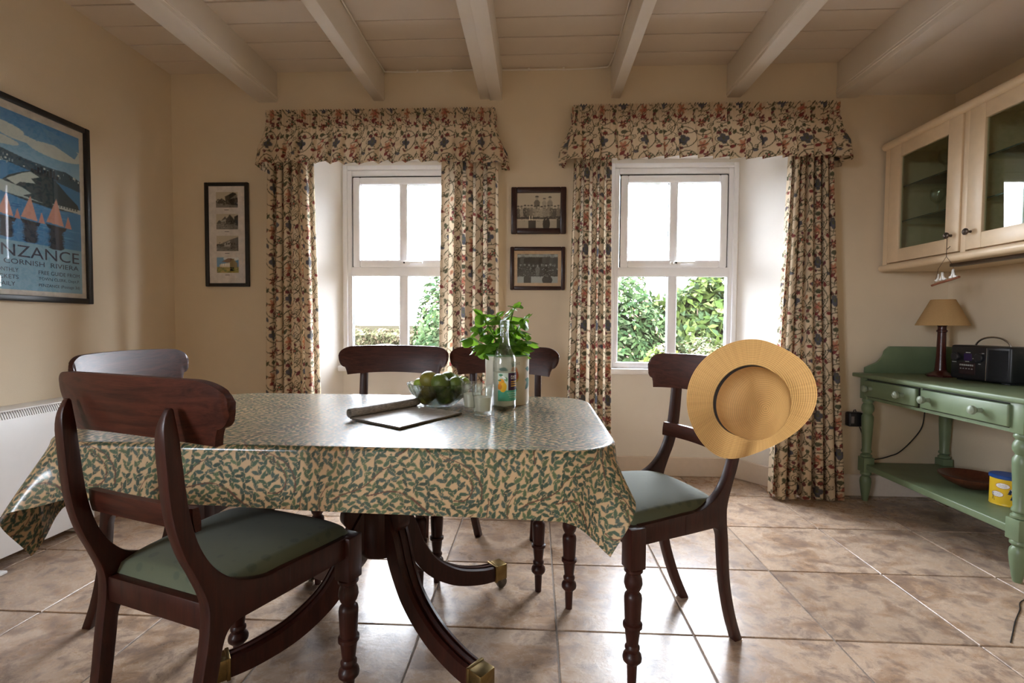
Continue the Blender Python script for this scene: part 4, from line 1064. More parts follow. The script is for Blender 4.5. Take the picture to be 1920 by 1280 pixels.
def build_photos():
    rg = random.Random(12)
    W, Hh, fw = .269, .622, .021
    p = empty('multi_photo_frame', (-1.992, YB-.001, 1.191)); tag(p, 'tall narrow black frame holding four small house photographs', 'picture')
    mk('frame', frame_vf(W, Hh, fw, .02), M_BLACKFRAME, p)
    mk('mount', box(fw-.003, W-fw+.003, -.008, -.001, fw-.003, Hh-fw+.003), plain('white_mount', (.74, .69, .66), .7), p)
    for k in range(4):
        colr = k == 3; c = Canvas(.135, .092, 1600, srgb(*((178, 168, 150) if not colr else (96, 140, 176))))
        g = lambda v: srgb(v, v-4, v-10)
        if colr:
            c.disc(.09, .085, .05, .014, srgb(210, 214, 214)); c.rect(0, 0, .135, .035, srgb(150, 140, 66))
            c.poly([(.03, .066), (.07, .088), (.11, .084), (.088, .060)], srgb(118, 90, 70)); c.poly([(.08, .030), (.08, .062), (.100, .086), (.128, .056), (.128, .028)], srgb(140, 124, 88)); c.poly([(.018, .034), (.018, .050), (.08, .062), (.08, .034)], srgb(200, 190, 170))
            for j in range(5): c.rect(.028+.011*j, .041, .034+.011*j, .055, srgb(236, 236, 226))
            c.rect(.082, .012, .105, .034, srgb(24, 24, 26))
            for j in range(40): c.disc(rg.uniform(0, .13), rg.uniform(0, .035), .006, .003, srgb(*rg.choice(((110, 120, 50), (176, 150, 90), (90, 100, 60)))))
        else:
            c.rect(0, 0, .135, .03, g(118))
            if k == 0: c.poly([(.0, .03), (.035, .055), (.06, .04), (.055, .065), (.105, .09), (.125, .084), (.135, .05), (.135, .012), (.05, .022)], g(52)); c.poly([(.085, .05), (.125, .078), (.132, .06)], g(120))
            if k == 1: c.poly([(0, .034), (.018, .055), (.03, .05), (.055, .078), (.065, .064), (.085, .09), (.11, .06), (.115, .03), (.05, .03)], g(70)); c.poly([(.112, .03), (.112, .076), (.135, .086), (.135, .02)], g(46)); c.poly([(.03, .034), (.03, .052), (.06, .062), (.06, .036)], g(150))
            if k == 2: c.poly([(.0, .02), (.03, .045), (.085, .068), (.135, .085), (.135, .01), (.06, .012)], g(100)); c.poly([(.045, .026), (.05, .048), (.085, .062), (.088, .028)], g(160)); c.disc(.02, .035, .03, .008, g(50))
            for j in range(50): c.disc(rg.uniform(0, .135), rg.uniform(0, .05), rg.uniform(.002, .006), rg.uniform(.001, .004), g(rg.randint(40, 150)))
            for j in range(4): c.rect(.06+.016*j, .04, .066+.016*j, .05, g(30))
        c.a = np.minimum(1, c.a*1.25); s = print_sheet('photograph', c, .003, M_PRINT, p, .067, .474-.130*k, -.0088)
        s['label'] = 'black and white photograph of a stone house' if not colr else 'colour photograph of a stone house'
        mk('caption', box(.118, .146, -.0092, -.0088, .459-.130*k, .462-.130*k), M_BLACK, p, smooth=None)
    mk('glass', box(fw-.002, W-fw+.002, -.0135, -.0115, fw-.002, Hh-fw+.002), M_PANE, p, smooth=None)
    def crowd(c, sep, upper):
        q = lambda v: srgb(min(255, int(v*sep[0])), min(255, int(v*sep[1])), min(255, int(v*sep[2])))
        w, h = c.w, c.h
        c.rect(0, 0, w, h, q(150 if not upper else 178)); c.rect(0, 0, w, h*.22, q(160))
        def person(x, z, s, v):
            c.poly([(x-.010*s, z-.03*s), (x-.013*s, z+.012*s), (x-.006*s, z+.022*s), (x+.006*s, z+.022*s), (x+.013*s, z+.012*s), (x+.010*s, z-.03*s)], q(v))
            c.disc(x, z+.028*s, .0058*s, .0075*s, q(rg.randint(128, 170)), 10); c.poly([(x-.009*s, z+.033*s), (x+.009*s, z+.033*s), (x+.005*s, z+.040*s), (x-.005*s, z+.040*s)], q(rg.randint(36, 90)))
        if upper:
            c.rect(0, h*.26, w, h*.36, q(52))
            for x, s, v in ((.46, 1.35, 96), (.63, 1.05, 150), (.76, 1.25, 130)): person(w*x, h*.66, s, v)
            for k in range(13): person(w*(.03+.077*k), h*(.44+.04*rg.random()), .95, rg.randint(64, 180))
            c.rect(w*.28, h*.20, w*.30, h*.36, q(210)); c.rect(w*.34, h*.20, w*.36, h*.36, q(210))
            c.rect(w*.26, 0, w*.44, h*.22, q(44)); c.disc(w*.68, h*.12, w*.085, h*.2, q(34)); c.rect(w*.92, 0, w, h*.26, q(60))
        else:
            for k in range(11): person(w*(.05+.09*k), h*(.70+.05*rg.random()), 1.35, rg.randint(40, 84))
            c.rect(0, h*.22, w, h*.45, q(50))
            for k in range(9): person(w*(.08+.105*k), h*(.42+.06*rg.random()), 1.0, rg.randint(40, 110))
            c.disc(w*.74, h*.1, w*.13, h*.16, q(40)); c.rect(w*.16, 0, w*.34, h*.22, q(50))
        for k in range(160): c.disc(rg.uniform(0, w), rg.uniform(h*.2, h*.62), .003, .002, q(rg.randint(40, 180)), 6)
    for (x, z, W, Hh, fw, mount, lab, up) in ((-.147, 1.503, .320, .271, .034, 0, 'dark wood framed old group photograph, the upper of two between the windows', True), (-.151, 1.177, .321, .252, .023, .019, 'dark wood framed group photograph with tan mount, the lower of two between the windows', False)):
        p = empty('framed_photograph', (x, YB-.001, z)); tag(p, lab, 'picture', 'framed group photographs between the windows')
        mk('frame', frame_vf(W, Hh, fw, .02, .006), M_PICFRAME, p)
        mk('mount', box(fw-.003, W-fw+.003, -.008, -.001, fw-.003, Hh-fw+.003), plain('tan_mount', (.62, .44, .27), .7), p)
        iw, ih = W-2*fw-2*mount, Hh-2*fw-2*mount
        c = Canvas(iw, ih, 1400, (0, 0, 0)); crowd(c, (1.0, .95, .84) if up else (.93, .97, .95), up)
        c.a = np.minimum(1, c.a*1.35); print_sheet('photograph', c, .0024, M_PRINT, p, fw+mount, fw+mount, -.0088)
        mk('glass', box(fw-.002, W-fw+.002, -.0135, -.0115, fw-.002, Hh-fw+.002), M_PANE, p, smooth=None)
build_photos()

# ================================================================== HEATER, PLUG, CABLES
def build_heater():
    h = empty('storage_heater', (XL+.002, 1.35, 0)); tag(h, 'white storage heater with grille top standing against the left wall', 'heater')
    L, d, z0, z1 = .85, .118, .045, .625
    mk('case', box(0, d, 0, L, z0, z1-.035, .006), M_WHITE, h)
    mk('top_cap', merge(box(0, d+.004, 0, L, z1-.006, z1, .002), box(0, .02, 0, L, z1-.04, z1-.004), box(0, d, 0, .02, z1-.04, z1-.004), box(0, d, L-.02, L, z1-.04, z1-.004)), M_WHITE, h)
    mk('grille_back', box(.02, d-.022, .02, L-.02, z1-.036, z1-.006), M_DARK, h, smooth=None)
    v = [mv(prism([(d-.020, z1-.036), (d+.002, z1-.036), (d-.004, z1-.020), (d-.012, z1-.006), (d-.020, z1-.006)], -.0022, .0022, 'y'), 0, .026+.0095*k, 0) for k in range(int((L-.05)/.0095))]
    g = mk('grille', merge(*v), M_WHITE, h, smooth=None); g['kind'] = 'stuff'
    for y in (.40, L-.03): mk('foot', merge(box(.02, d+.045, y-.025, y+.025, 0, .012, .005), box(.02, d-.01, y-.02, y+.02, .01, z0+.002)), M_WHITE, h)
build_heater()
def build_plug():
    s = empty('wall_socket', (1.772, YB-.001, .405)); tag(s, 'cream double wall socket low on the back wall beside the curtain', 'socket')
    mk('plate', box(-.01, .136, -.009, 0, 0, .086, .004), plain('socket_plastic', (.55, .47, .40), .4), s)
    mk('switch', box(.092, .108, -.013, -.009, .05, .068, .002), plain('socket_plastic', (.55, .47, .40), .4), s)
    a = empty('power_adapter', (1.778, YB-.0102, .408)); tag(a, 'black plug in power adapter on the wall socket', 'adapter')
    mk('adapter_body', box(0, .078, -.043, 0, 0, .082, .010, 3), M_BLACK, a)
    mk('rating_label', box(.012, .028, -.0436, -.0428, .02, .06), plain('grey_label', (.16, .14, .14), .5), a, smooth=None)
    mk('hook', tube([(.035, -.02, .08), (.040, -.02, .094), (.046, -.02, .096), (.052, -.02, .08)], .0025, 8), M_BLACK, a)
    path = smooth_path([(1.846, 2.868, .415), (1.868, 2.872, .36), (1.885, 2.878, .28), (1.92, 2.874, .226), (1.96, 2.87, .222), (2.03, 2.875, .24), (2.08, 2.877, .262), (2.15, 2.88, .33), (2.20, 2.883, .40), (2.215, 2.885, .47), (2.22, 2.886, .60)], 8)
    tag(mk('trailing_cable', tube(path, .0032, 8), M_BLACK), 'thin black cord trailing from the adapter behind the sideboard', 'cord')
    path = smooth_path([(-.897, 1.6, 2.445), (-.894, 2.2, 2.447), (-.896, 2.80, 2.447), (-.84, 2.892, 2.447), (-.4, 2.893, 2.450), (.0, 2.893, 2.446), (.35, 2.892, 2.449), (.414, 2.80, 2.449), (.416, 2.3, 2.448), (.417, 1.6, 2.448)], 6)
    path = [p for p in path if not (-.342 < p[0] < -.198)] if False else path
    a = [p for p in path if p[0] <= -.345]; b = [p for p in path if p[0] >= -.195]
    cab = empty('ceiling_cable', (0, 0, 0)); tag(cab, 'painted over cable clipped along the top of the back wall and beams', 'cable')
    mk('cable_run', tube(a+[(-.336, 2.893, 2.449)], .0045, 8), M_BEAM, cab); mk('cable_run', tube([(-.204, 2.893, 2.449)]+b, .0045, 8), M_BEAM, cab)
    for x in (-.70, -.5, -.05, .15): mk('cable_clip', box(x-.006, x+.006, 2.885, 2.899, 2.441, 2.456, .002), M_BEAM, cab)
build_plug()

tag(mk('floor_cable', tube(smooth_path([(1.481, 1.560, .002), (1.54, 1.616, .002), (1.604, 1.677, .002), (1.679, 1.742, .002), (1.76, 1.812, .002), (1.95, 1.86, .002), (2.2, 1.80, .002), (2.31, 1.70, .002)], 6), .0017, 8), M_BLACK), 'thin black cable lying on the tiles near the sideboard at the right edge', 'cable')

# ================================================================== SIDEBOARD AND WHAT STANDS ON IT
SBZ = 0.716
def build_sideboard():
    x0, x1, y0, y1 = 1.83, 2.305, 1.915, 2.845
    s = empty('green_sideboard', (0, 0, 0)); tag(s, 'sage green painted sideboard with turned legs, two drawers and a low shelf', 'sideboard')
    mk('top', box(x0-.028, x1+.01, y0-.04, y1+.030, SBZ-.022, SBZ, .006, 3), M_GREEN, s)
    mk('apron', merge(box(x0+.006, x0+.026, y0+.03, y1-.03, .575, .694), box(x0+.03, x1-.03, y0+.008, y0+.026, .575, .694), box(x0+.03, x1-.03, y1-.026, y1-.008, .575, .694), box(x1-.026, x1-.006, y0+.03, y1-.03, .575, .694)), M_GREEN, s)
    lp = [(.013, 0), (.017, .02), (.025, .075), (.028, .11), (.026, .128), (.018, .140), (.027, .150), (.027, .158), (.022, .166)]
    up = [(.022, .246), (.028, .252), (.028, .259), (.018, .268), (.026, .276), (.026, .283), (.0215, .292), (.025, .37), (.029, .455), (.029, .475), (.020, .492), (.029, .508), (.031, .523), (.028, .538), (.021, .550), (.028, .560), (.028, .568), (.024, .576)]
    leg = merge(lathe(closed(lp), 28), box(-.028, .028, -.028, .028, .165, .247, .003), lathe(closed(up), 28), box(-.028, .028, -.028, .028, .574, .695, .003))
    lm = mesh('leg', leg, M_GREEN)
    for x in (x0+.028, x1-.028):
        for y in (y0+.028, y1-.028): mk('leg', lm, None, s, (x, y, 0))
    mk('shelf', box(x0+.012, x1-.012, y0+.012, y1-.012, .180, .212, .005, 3), M_GREEN, s)
    for ya, yb, ks in ((2.425, 2.795, (2.505, 2.735)), (1.965, 2.398, (2.080, 2.345))):
        d = mk('drawer', box(x0-.012, x0+.01, ya, yb, .594, .682, .006, 3), M_GREEN, s)
        mk('drawer_gap', box(x0+.002, x0+.0065, ya-.004, yb+.004, .590, .686), M_DARK, d, smooth=None)
        for k in ks:
            kn = xf(lathe([(0, 0), (.010, .0), (.010, .012), (.008, .018), (.014, .026), (.0185, .034), (.0175, .043), (.010, .049), (0, .050)], 24), Matrix.Translation((x0-.011, k, .640)) @ Matrix.Rotation(-math.pi/2, 4, 'Y'))
            mk('knob', kn, plain('grey_knob_paint', (.23, .27, .20), .3), d)
    mk('backsplash', box(x1-.012, x1+.006, y0-.03, y1+.02, SBZ-.001, .868, .004), M_GREEN, s)
    prof = [(x0+.03, SBZ-.001)]+smooth_path([(x0+.03, SBZ+.03), (x0+.06, SBZ+.045), (x0+.095, SBZ+.062), (x0+.125, SBZ+.095), (x0+.135, SBZ+.125), (x0+.16, SBZ+.150)], 5)+[(x1-.01, .866), (x1-.01, SBZ-.001)]
    mk('end_gallery', prism(prof, y1+.004, y1+.022, 'y', .003), M_GREEN, s)
    mk('end_gallery', prism(prof, y0-.032, y0-.014, 'y', .003), M_GREEN, s)
build_sideboard()
def build_lamp():
    l = empty('table_lamp', (2.135, 2.685, SBZ+.0005)); tag(l, 'table lamp with a plain tan shade and dark wooden column', 'lamp')
    mk('base', lathe(closed([(.066, 0), (.066, .008), (.055, .014), (.034, .024), (.026, .034)]), 6), M_LAMPWOOD, l)
    mk('column', lathe(closed([(.026, .032), (.024, .05), (.021, .10), (.019, .20), (.0185, .232), (.023, .236), (.023, .243), (.018, .247), (.018, .262), (.026, .272), (.026, .28)]), 24), M_LAMPWOOD, l)
    mk('shade', lathe([(.112, .268), (.1125, .270), (.052, .402), (.050, .404), (.049, .402), (.1105, .270)], 56), M_SHADE, l)
    mk('bulb_holder', lathe(closed([(.014, .28), (.014, .31), (.022, .33), (.024, .355), (.012, .375)]), 16), M_BRASS, l)
build_lamp()
def build_radio():
    r = empty('portable_radio', (2.10, 2.585, SBZ+.0005)); r.rotation_euler = (0, 0, math.radians(-90+4))    # local x runs towards the camera, front faces -X
    tag(r, 'black portable radio with a curved chrome carry handle', 'radio')
    W, D, Hh = .300, .13, .172
    mk('case', box(0, W, 0, D, .006, Hh, .012, 3), M_BLACK, r)
    mk('foot', merge(box(.02, .06, .02, D-.02, 0, .008), box(W-.06, W-.02, .02, D-.02, 0, .008)), M_BLACK, r)
    mk('display', box(.075, .115, -.002, .004, .098, .132, .001), plain('radio_display', (.035, .022, .075), .2), r, smooth=None)
    mk('trim_strip', box(.185, .188, -.0015, .004, .01, Hh-.01), M_STEEL, r, smooth=None)
    gr = plain('speaker_cloth', (.006, .006, .007), .9)
    mk('speaker_grille', box(.195, W-.014, -.0015, .006, .016, Hh-.016, .002), gr, r, smooth=None)
    for x, z, q in ((.035, .115, .020), (.155, .115, .021)):
        mk('dial', xf(lathe(closed([(q, 0), (q, .010), (q*.85, .014)]), 28), Matrix.Translation((x, 0, z)) @ Matrix.Rotation(math.pi/2, 4, 'X')), plain('dial_plastic', (.02, .02, .024), .3), r)
    mk('cassette_panel', box(.05, .135, -.0025, .004, .030, .088, .002), plain('dark_red_panel', (.022, .010, .012), .4), r, smooth=None)
    for k in range(7): mk('button', box(.058+.0105*k, .0645+.0105*k, -.006, -.002, .072, .080, .001), plain('pale_button', (.30, .29, .28), .4), r, smooth=None)
    for k in range(5): mk('button', box(.060+.0145*k, .066+.0145*k, -.006, -.002, .056, .061, .001), plain('pale_button', (.30, .29, .28), .4), r, smooth=None)
    white = plain('radio_print', (.45, .45, .45), .6)
    for x, z, wd in ((.085, .136, .022), (.084, .092, .018), (.014, .087, .022), (.120, .108, .012), (.150, .084, .010), (.165, .135, .010)): mk('legend', box(x, x+wd, -.0022, .001, z, z+.003), white, r, smooth=None)
    arc = [(W/2+.085*math.cos(a)*-1+.0, D/2, Hh-.010+.052*math.sin(a)) for a in np.linspace(.12, math.pi-.12, 24)]
    mk('handle', tube(arc, .0042, 10), M_STEEL, r)
    mk('aerial', tube([(.0, D-.03, Hh-.01), (-.022, D-.02, Hh-.006), (-.012, D-.02, .07)], .003, 8), M_BLACK, r)
build_radio()
def build_shelf_things():
    zs = .2125
    b = mk('wooden_bowl', lathe([(0, 0), (.055, 0), (.060, .003), (.10, .022), (.128, .046), (.131, .054), (.127, .055), (.118, .048), (.09, .028), (.05, .014), (0, .012)], 56), M_BOWLWOOD, None, (2.10, 2.43, zs))
    tag(b, 'shallow dark turned wooden bowl on the sideboard shelf', 'bowl')
    t = empty('money_tin', (2.045, 2.205, zs)); tag(t, 'yellow tin with a blue lid and white speech bubbles on the shelf', 'tin')
    R, Hh = .052, .118
    mk('tin_body', lathe([(0, 0), (R, 0), (R+.001, .002), (R, .004), (R, Hh), (0, Hh)], 48), plain('yellow_tin', (.72, .47, .02), .35, .04), t)
    mk('lid', lathe([(R+.002, Hh-.004), (R+.004, Hh-.002), (R+.004, Hh+.008), (R, Hh+.011), (0, Hh+.011)], 48), plain('blue_lid', (.012, .06, .24), .4, .05), t)
    c = Canvas(.14, .10, 1600, np.array((.72, .47, .02)))
    for x, z, rx in ((.060, .078, .022), (.043, .040, .020), (.10, .06, .02)):
        c.disc(x, z, rx+.0016, .0126, srgb(150, 60, 60), 24); c.disc(x, z, rx, .011, srgb(232, 228, 224), 24)
        for k in range(3): c.line([(x-rx*.6+j*rx*.12, z+.005-.005*k+.0006*math.sin(j*2.1+k)) for j in range(11)], .0011, srgb(110, 105, 130))
    for x, z in ((.082, .058), (.090, .035)): c.poly([(x-.006, z-.012), (x+.002, z+.010), (x+.008, z+.002), (x+.004, z-.014)], srgb(24, 40, 70))
    c.line([(.024, .045), (.027, .025), (.025, .012)], .002, srgb(20, 20, 26)); c.line([(.029, .045), (.030, .025), (.034, .010)], .002, srgb(20, 20, 26))
    u, v = np.meshgrid(np.linspace(0, .14, 90), np.linspace(0, .10, 70)); th = math.radians(150)+u/R
    mk('tin_print', grid_mesh('tin_print', np.stack([(R+.0004)*np.cos(th), (R+.0004)*np.sin(th), .008+v], -1), M_PRINT, c.sample(u, v)), None, t)
build_shelf_things()

# ================================================================== WALL CABINET
def build_cabinet():
    x0, x1, y0, y1, z0, z1 = 1.965, XR-.001, 1.385, 2.868, 1.315, 1.965
    c = empty('wall_cabinet'); tag(c, 'cream wall cabinet with glazed doors hung on the right wall', 'cabinet')
    mk('carcass', merge(box(x0, x1, y0, y0+.018, z0, z1), box(x0, x1, y1-.018, y1, z0, z1), box(x0, x1, y0+.018, y1-.018, z0, z0+.018), box(x0, x1, y0+.018, y1-.018, z1-.018, z1), box(x1-.008, x1, y0+.018, y1-.018, z0+.018, z1-.018), box(x0, x1-.01, 2.345, 2.363, z0+.018, z1-.018), box(x0, x1-.01, 1.855, 1.873, z0+.018, z1-.018)), M_CREAM, c)
    mk('end_stile', box(x0-.020, x0+.002, 2.835, 2.868, z0, z1), M_CREAM, c)
    mk('pilaster', box(x0-.016, x0+.002, 2.340, 2.368, z0, z1, .002), M_CREAM, c)
    def mould(z, r, name): return mk(name, merge(tube([(x0-.018, y0-.02, z), (x0-.018, y1+.008, z)], r, 14), box(x0-.018, x1, y0-.01, y1+.006, z-r*.8, z+r*.8)), M_CREAM, c)
    mould(1.975, .021, 'cornice'); mould(1.302, .019, 'light_rail')
    mk('light_strip', box(x0+.06, x0+.10, y0+.1, y1-.35, 1.272, 1.287, .003), plain('strip_metal', (.10, .07, .05), .4), c)
    for a, b, hinge in ((2.372, 2.832, 2.435), (1.876, 2.336, 2.309), (1.390, 1.850, 1.46)):
        za, zb, sw = z0+.012, z1-.010, .078
        d = mk('door', merge(box(x0-.022, x0-.001, a, a+sw, za, zb, .003), box(x0-.022, x0-.001, b-sw, b, za, zb, .003), box(x0-.0215, x0-.001, a+sw-.001, b-sw+.001, za, za+.068, .003), box(x0-.0215, x0-.001, a+sw-.001, b-sw+.001, zb-.068, zb, .003)), M_CREAM, c)
        mk('glass', box(x0-.012, x0-.008, a+sw-.004, b-sw+.004, za+.064, zb-.064), M_SMOKE, d, smooth=None)
        kv = xf(lathe([(0, 0), (.006, 0), (.005, .012), (.009, .018), (.0145, .022), (.015, .027), (.011, .031), (.008, .030), (.004, .033), (0, .033)], 24), Matrix.Translation((x0-.021, hinge if hinge != 2.435 else a+.040, 1.405)) @ Matrix.Rotation(-math.pi/2, 4, 'Y'))
        mk('knob', kv, plain('pewter_knob', (.10, .075, .06), .35, metal=.8), d)
        for z in (1.545, 1.73): mk('glass_shelf', box(x0+.012, x1-.012, a+.02, b-.02, z-.003, z+.003), m_shelf, c, smooth=None); mk('shelf_edge', box(x0+.009, x0+.012, a+.02, b-.02, z-.003, z+.003), plain('glass_edge', (.03, .05, .04), .2), c, smooth=None)
t_ = NT('shelf_glass'); fr_ = t_.n('ShaderNodeLayerWeight'); fr_.inputs[0].default_value = .2
tr_ = t_.n('ShaderNodeBsdfTransparent'); tr_.inputs[0].default_value = (.90, .93, .91, 1); df_ = t_.n('ShaderNodeBsdfGlossy'); df_.inputs['Roughness'].default_value = .05
mx_ = t_.n('ShaderNodeMixShader'); t_.l(fr_.outputs['Fresnel'], mx_.inputs[0]); t_.l(tr_.outputs[0], mx_.inputs[1]); t_.l(df_.outputs[0], mx_.inputs[2]); m_shelf = t_.done(mx_.outputs[0])
build_cabinet()
def build_glassware():
    prof = [(0, 0), (.032, 0), (.032, .002), (.006, .006), (.0035, .012), (.0035, .075), (.010, .085), (.028, .105), (.034, .130), (.030, .165), (.029, .165), (.0325, .130), (.0265, .107), (.008, .089), (0, .087)]
    wm = mesh('bowl_and_stem', lathe(prof, 28), M_GLASS)
    for k, (y, z, lab) in enumerate(((2.655, 1.7335, 'wine glass on the top shelf of the cabinet, nearest the corner'), (2.525, 1.7335, 'wine glass on the top cabinet shelf, nearer the pilaster'),
                       (2.70, 1.5485, 'wine glass on the middle cabinet shelf, nearest the corner'), (2.60, 1.5485, 'wine glass in the middle of the middle cabinet shelf'), (2.50, 1.5485, 'wine glass on the middle cabinet shelf, nearest the pilaster'))):
        g = mk('wine_glass', wm, None, None, (2.10, y, z)); tag(g, lab, 'glass', 'wine glasses in the wall cabinet'); g.scale = (1, 1, .9)
    tm = mesh('tumbler_body', lathe([(0, 0), (.028, 0), (.034, .085), (.0325, .085), (.0268, .004), (0, .004)], 28), M_GLASS)
    for y, lab in ((2.68, 'plain glass on the cabinet floor, nearest the corner'), (2.58, 'plain glass in the middle of the cabinet floor'), (2.48, 'plain glass on the cabinet floor, nearest the door knob')):
        tag(mk('drinking_glass', tm, None, None, (2.10, y, 1.3335)), lab, 'glass', 'plain glasses on the cabinet floor')
build_glassware()
def build_mobile():
    m = empty('bird_ornament', (1.925, 2.411, 1.19)); tag(m, 'hanging ornament of five white birds on a driftwood stick', 'ornament')
    mk('stick', tube(smooth_path([(0, .080, -.012), (.002, .04, -.003), (-.001, -.01, .004), (0, -.075, .016)], 5), .0055, 8), plain('driftwood', (.22, .08, .04), .8, .3), m)
    mk('string', merge(tube([(.0, .001, .215), (.0, .001, .118)], .0012, 6), tube([(0, .001, .118), (0, .045, .065), (0, .062, -.004)], .0008, 6), tube([(0, .001, .118), (0, -.035, .075), (0, -.058, .014)], .0008, 6), tube([(0, .001, .150), (0, -.018, .162)], .0015, 6)), plain('string_brown', (.06, .03, .02), .9), m)
    out = smooth_path([(.016, .000), (.004, .002), (-.004, .008), (-.0075, .014), (-.010, .026), (-.0125, .029), (-.0135, .026), (-.0125, .015), (-.013, .006), (-.010, -.004), (.002, -.006), (.016, .000)], 3)[:-1]
    bm = mesh('bird', prism(out, -.0035, .0035, 'x', .001, 1), plain('white_bird_paint', (.80, .80, .78), .6, .02))
    bm2 = mesh('bird', fn(prism(out, -.0035, .0035, 'x', .001, 1), lambda x, y, z: (x, -y, z)), plain('white_bird_paint', (.80, .80, .78), .6, .02))
    for k, (y, dz) in enumerate(((.052, .0), (.030, .002), (.008, .003), (-.028, .008), (-.052, .010))):
        b = mk('bird', (bm, bm, bm2, bm, bm2)[k], None, m, (0, y, .012+dz)); b.scale = (1, (.8, .62, .85, .7, .8)[k], (1, 1.1, 1.1, 1.15, 1.15)[k])
        mk('bird_leg', tube([(0, -.002, -.004), (0, -.002, -.013)], .0008, 5), plain('string_brown', (.06, .03, .02), .9), b)
build_mobile()

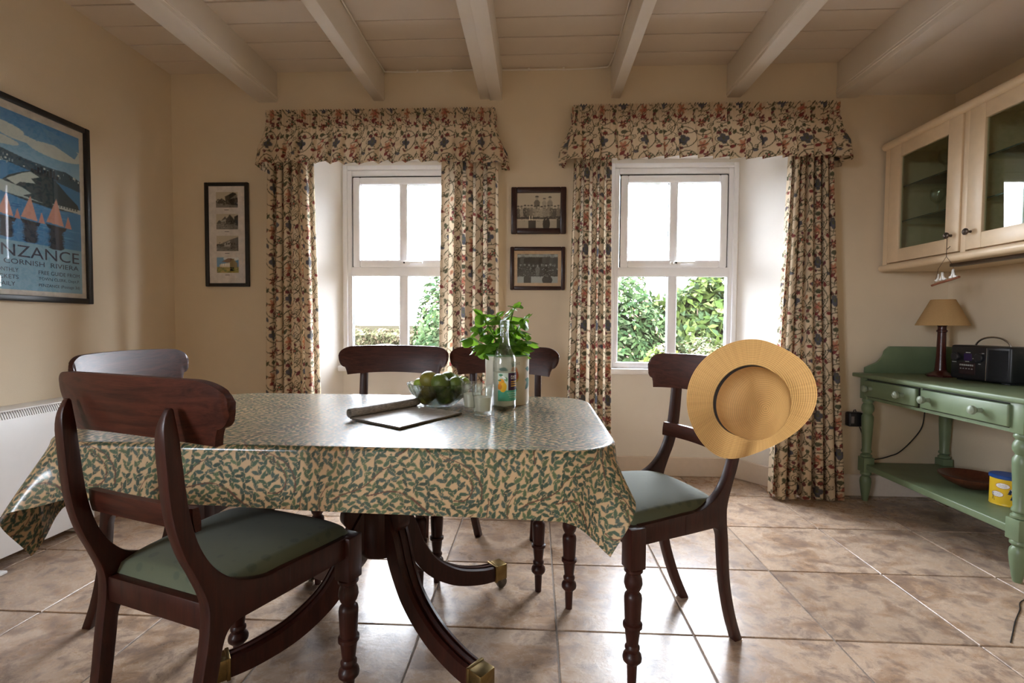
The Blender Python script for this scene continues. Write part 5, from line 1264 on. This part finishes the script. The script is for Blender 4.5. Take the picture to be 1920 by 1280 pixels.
# ================================================================== OUTSIDE
def build_garden():
    t = NT('grassy_ground'); v = t.coord('Object'); a = t.noise(v, .35, 6, .65); b = t.noise(t.coord('Object', (1, 3, 1)), 2.5, 6, .75)
    base = t.ramp(a, [(.35, (.022, .0155, .0115)), (.55, (.015, .015, .009)), (.7, (.026, .020, .015))])
    base = t.mix(t.ramp(b, [(.45, (0, 0, 0)), (.65, (.7, .7, .7))]), base, (.008, .006, .0045))
    mg = t.done(t.bsdf(base, .95, spec=0.0))
    n = 90; xs = np.sinh(np.linspace(-3.2, 3.2, n))*14; ys = np.sinh(np.linspace(-2.6, 3.4, n))*14
    X, Y = np.meshgrid(xs, ys); far = np.clip((np.hypot(X, Y)-14)/60, 0, 1)
    Z = -.35+.5*far*np.sin(X*.04+1)*np.cos(Y*.035)+np.clip((Y-60)/150, 0, 1)*2.0*(.6+.4*np.sin(X*.02))
    tag(mk('ground', grid_mesh('ground', np.stack([X, Y, Z], -1), mg), None), kind='structure')
    rg = np.random.default_rng(77)
    def leaves(n, centre, rad, size, cols, seed, up=.3, shell=.55, flat=None):
        r = np.random.default_rng(seed)
        d = r.normal(size=(n, 3)); d /= np.linalg.norm(d, axis=1, keepdims=True)
        k = 1+.16*np.sin(d[:, 0]*5+seed)+.14*np.sin(d[:, 1]*6+d[:, 2]*4+seed*2)
        rr = (shell+(1-shell)*r.random(n)**.5)*k
        c = np.array(centre)+d*rr[:, None]*np.array(rad)
        nrm = d+r.normal(scale=.55, size=(n, 3)); nrm[:, 2] += up; nrm /= np.linalg.norm(nrm, axis=1, keepdims=True)
        tt = np.cross(nrm, r.normal(size=(n, 3))); tt /= np.linalg.norm(tt, axis=1, keepdims=True); bb = np.cross(nrm, tt)
        s = size*(.7+.6*r.random(n))[:, None]
        V = np.stack([c-tt*s, c+bb*s*.45+nrm*s*.12, c+tt*s, c-bb*s*.45+nrm*s*.12], 1).reshape(-1, 3)
        col = np.array(cols)[r.integers(0, len(cols), n)]*(.25+.40*r.random(n))[:, None]
        return V, np.repeat(col, 4, 0)
    def leaf_obj(name, V, col, parent, kind='stuff'):
        n = len(V)//4; me = bpy.data.meshes.new(name); me.vertices.add(len(V)); me.vertices.foreach_set('co', V.reshape(-1).astype(np.float32))
        me.loops.add(4*n); me.loops.foreach_set('vertex_index', np.arange(4*n, dtype=np.int32)); me.polygons.add(n); me.polygons.foreach_set('loop_start', (np.arange(n)*4).astype(np.int32)); me.update(calc_edges=True); me.validate()
        a = me.attributes.new('print', 'FLOAT_COLOR', 'POINT'); c = np.ones((len(V), 4), np.float32); c[:, :3] = col; a.data.foreach_set('color', c.reshape(-1))
        me.materials.append(M_FOLIAGE); o = mk(name, me, None, parent); o['kind'] = kind; return o
    def shrub(name, label, centre, rad, n, size, cols, seed, flowers=None, group=None):
        e = empty(name, (centre[0], centre[1], -.35)); tag(e, label, 'shrub', group)
        c = (0, 0, centre[2]+.35)
        V, col = leaves(n, c, rad, size, cols, seed); leaf_obj('foliage', V, col, e)
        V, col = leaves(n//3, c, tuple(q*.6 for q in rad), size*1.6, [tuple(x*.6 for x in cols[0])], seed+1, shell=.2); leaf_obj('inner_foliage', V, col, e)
        br = []
        rr = random.Random(seed)
        for k in range(7):
            a = rr.uniform(0, 6.28); br.append(tube(smooth_path([(0, 0, 0), (math.cos(a)*rad[0]*.2, math.sin(a)*rad[1]*.2, c[2]*.5), (math.cos(a)*rad[0]*.6, math.sin(a)*rad[1]*.6, c[2]+rad[2]*rr.uniform(-.2, .6))], 4), [.02-.0016*i for i in range(9)], 6))
        mk('branches', merge(*br), M_BARK, e)
        if flowers:
            V, col = leaves(flowers[0], c, tuple(q*1.04 for q in rad), flowers[1], flowers[2], seed+5, shell=.93); leaf_obj('blossom', V, col, e)
        return e
    G1 = [(.035, .075, .03), (.055, .10, .035), (.09, .14, .055), (.13, .18, .09)]
    G2 = [(.05, .085, .02), (.09, .13, .03), (.14, .18, .06), (.06, .10, .045)]
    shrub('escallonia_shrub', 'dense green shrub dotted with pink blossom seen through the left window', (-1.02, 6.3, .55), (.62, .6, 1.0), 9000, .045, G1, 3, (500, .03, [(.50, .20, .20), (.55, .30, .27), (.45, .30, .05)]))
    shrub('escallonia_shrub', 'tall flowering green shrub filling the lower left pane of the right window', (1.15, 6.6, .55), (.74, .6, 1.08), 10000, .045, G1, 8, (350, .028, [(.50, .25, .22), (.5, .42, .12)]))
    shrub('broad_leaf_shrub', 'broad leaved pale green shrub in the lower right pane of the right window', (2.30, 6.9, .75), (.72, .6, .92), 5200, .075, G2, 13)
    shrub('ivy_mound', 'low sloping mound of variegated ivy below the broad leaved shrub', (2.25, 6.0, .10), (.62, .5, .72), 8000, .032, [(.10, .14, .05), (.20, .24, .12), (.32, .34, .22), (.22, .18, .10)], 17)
    shrub('hydrangea_bush', 'small hydrangea with pale lime and cream flower heads outside right window', (1.40, 5.3, .30), (.24, .22, .38), 900, .07, [(.16, .22, .05), (.26, .30, .08), (.12, .18, .05)], 23, (900, .026, [(.45, .42, .22), (.50, .40, .28), (.38, .42, .16)]))
    r = mk('garden_boulder', fn(lathe([(0, -.2)]+[(.42*math.cos(a), .22*math.sin(a)) for a in np.linspace(-.5, 1.5, 10)]+[(0, .22)], 24), lambda x, y, z: (x*(1+.1*math.sin(7*y)), y*.8*(1+.1*math.sin(9*x)), z)), plain('pale_lichen_stone', (.032, .031, .026), .9, .3, 12), None, (-2.42, 7.8, .42))
    tag(r, 'pale rounded boulder in the garden beyond the left window', 'boulder')
    hd = empty('field_hedge', (-6, 26, -.35)); tag(hd, 'low scrubby hedge across the field beyond the left window', 'hedge')
    V, col = leaves(5000, (0, 0, .5), (9, .9, .55), .16, [(.12, .12, .06), (.17, .13, .08), (.10, .10, .05)], 31); leaf_obj('foliage', V, col, hd)
build_garden()
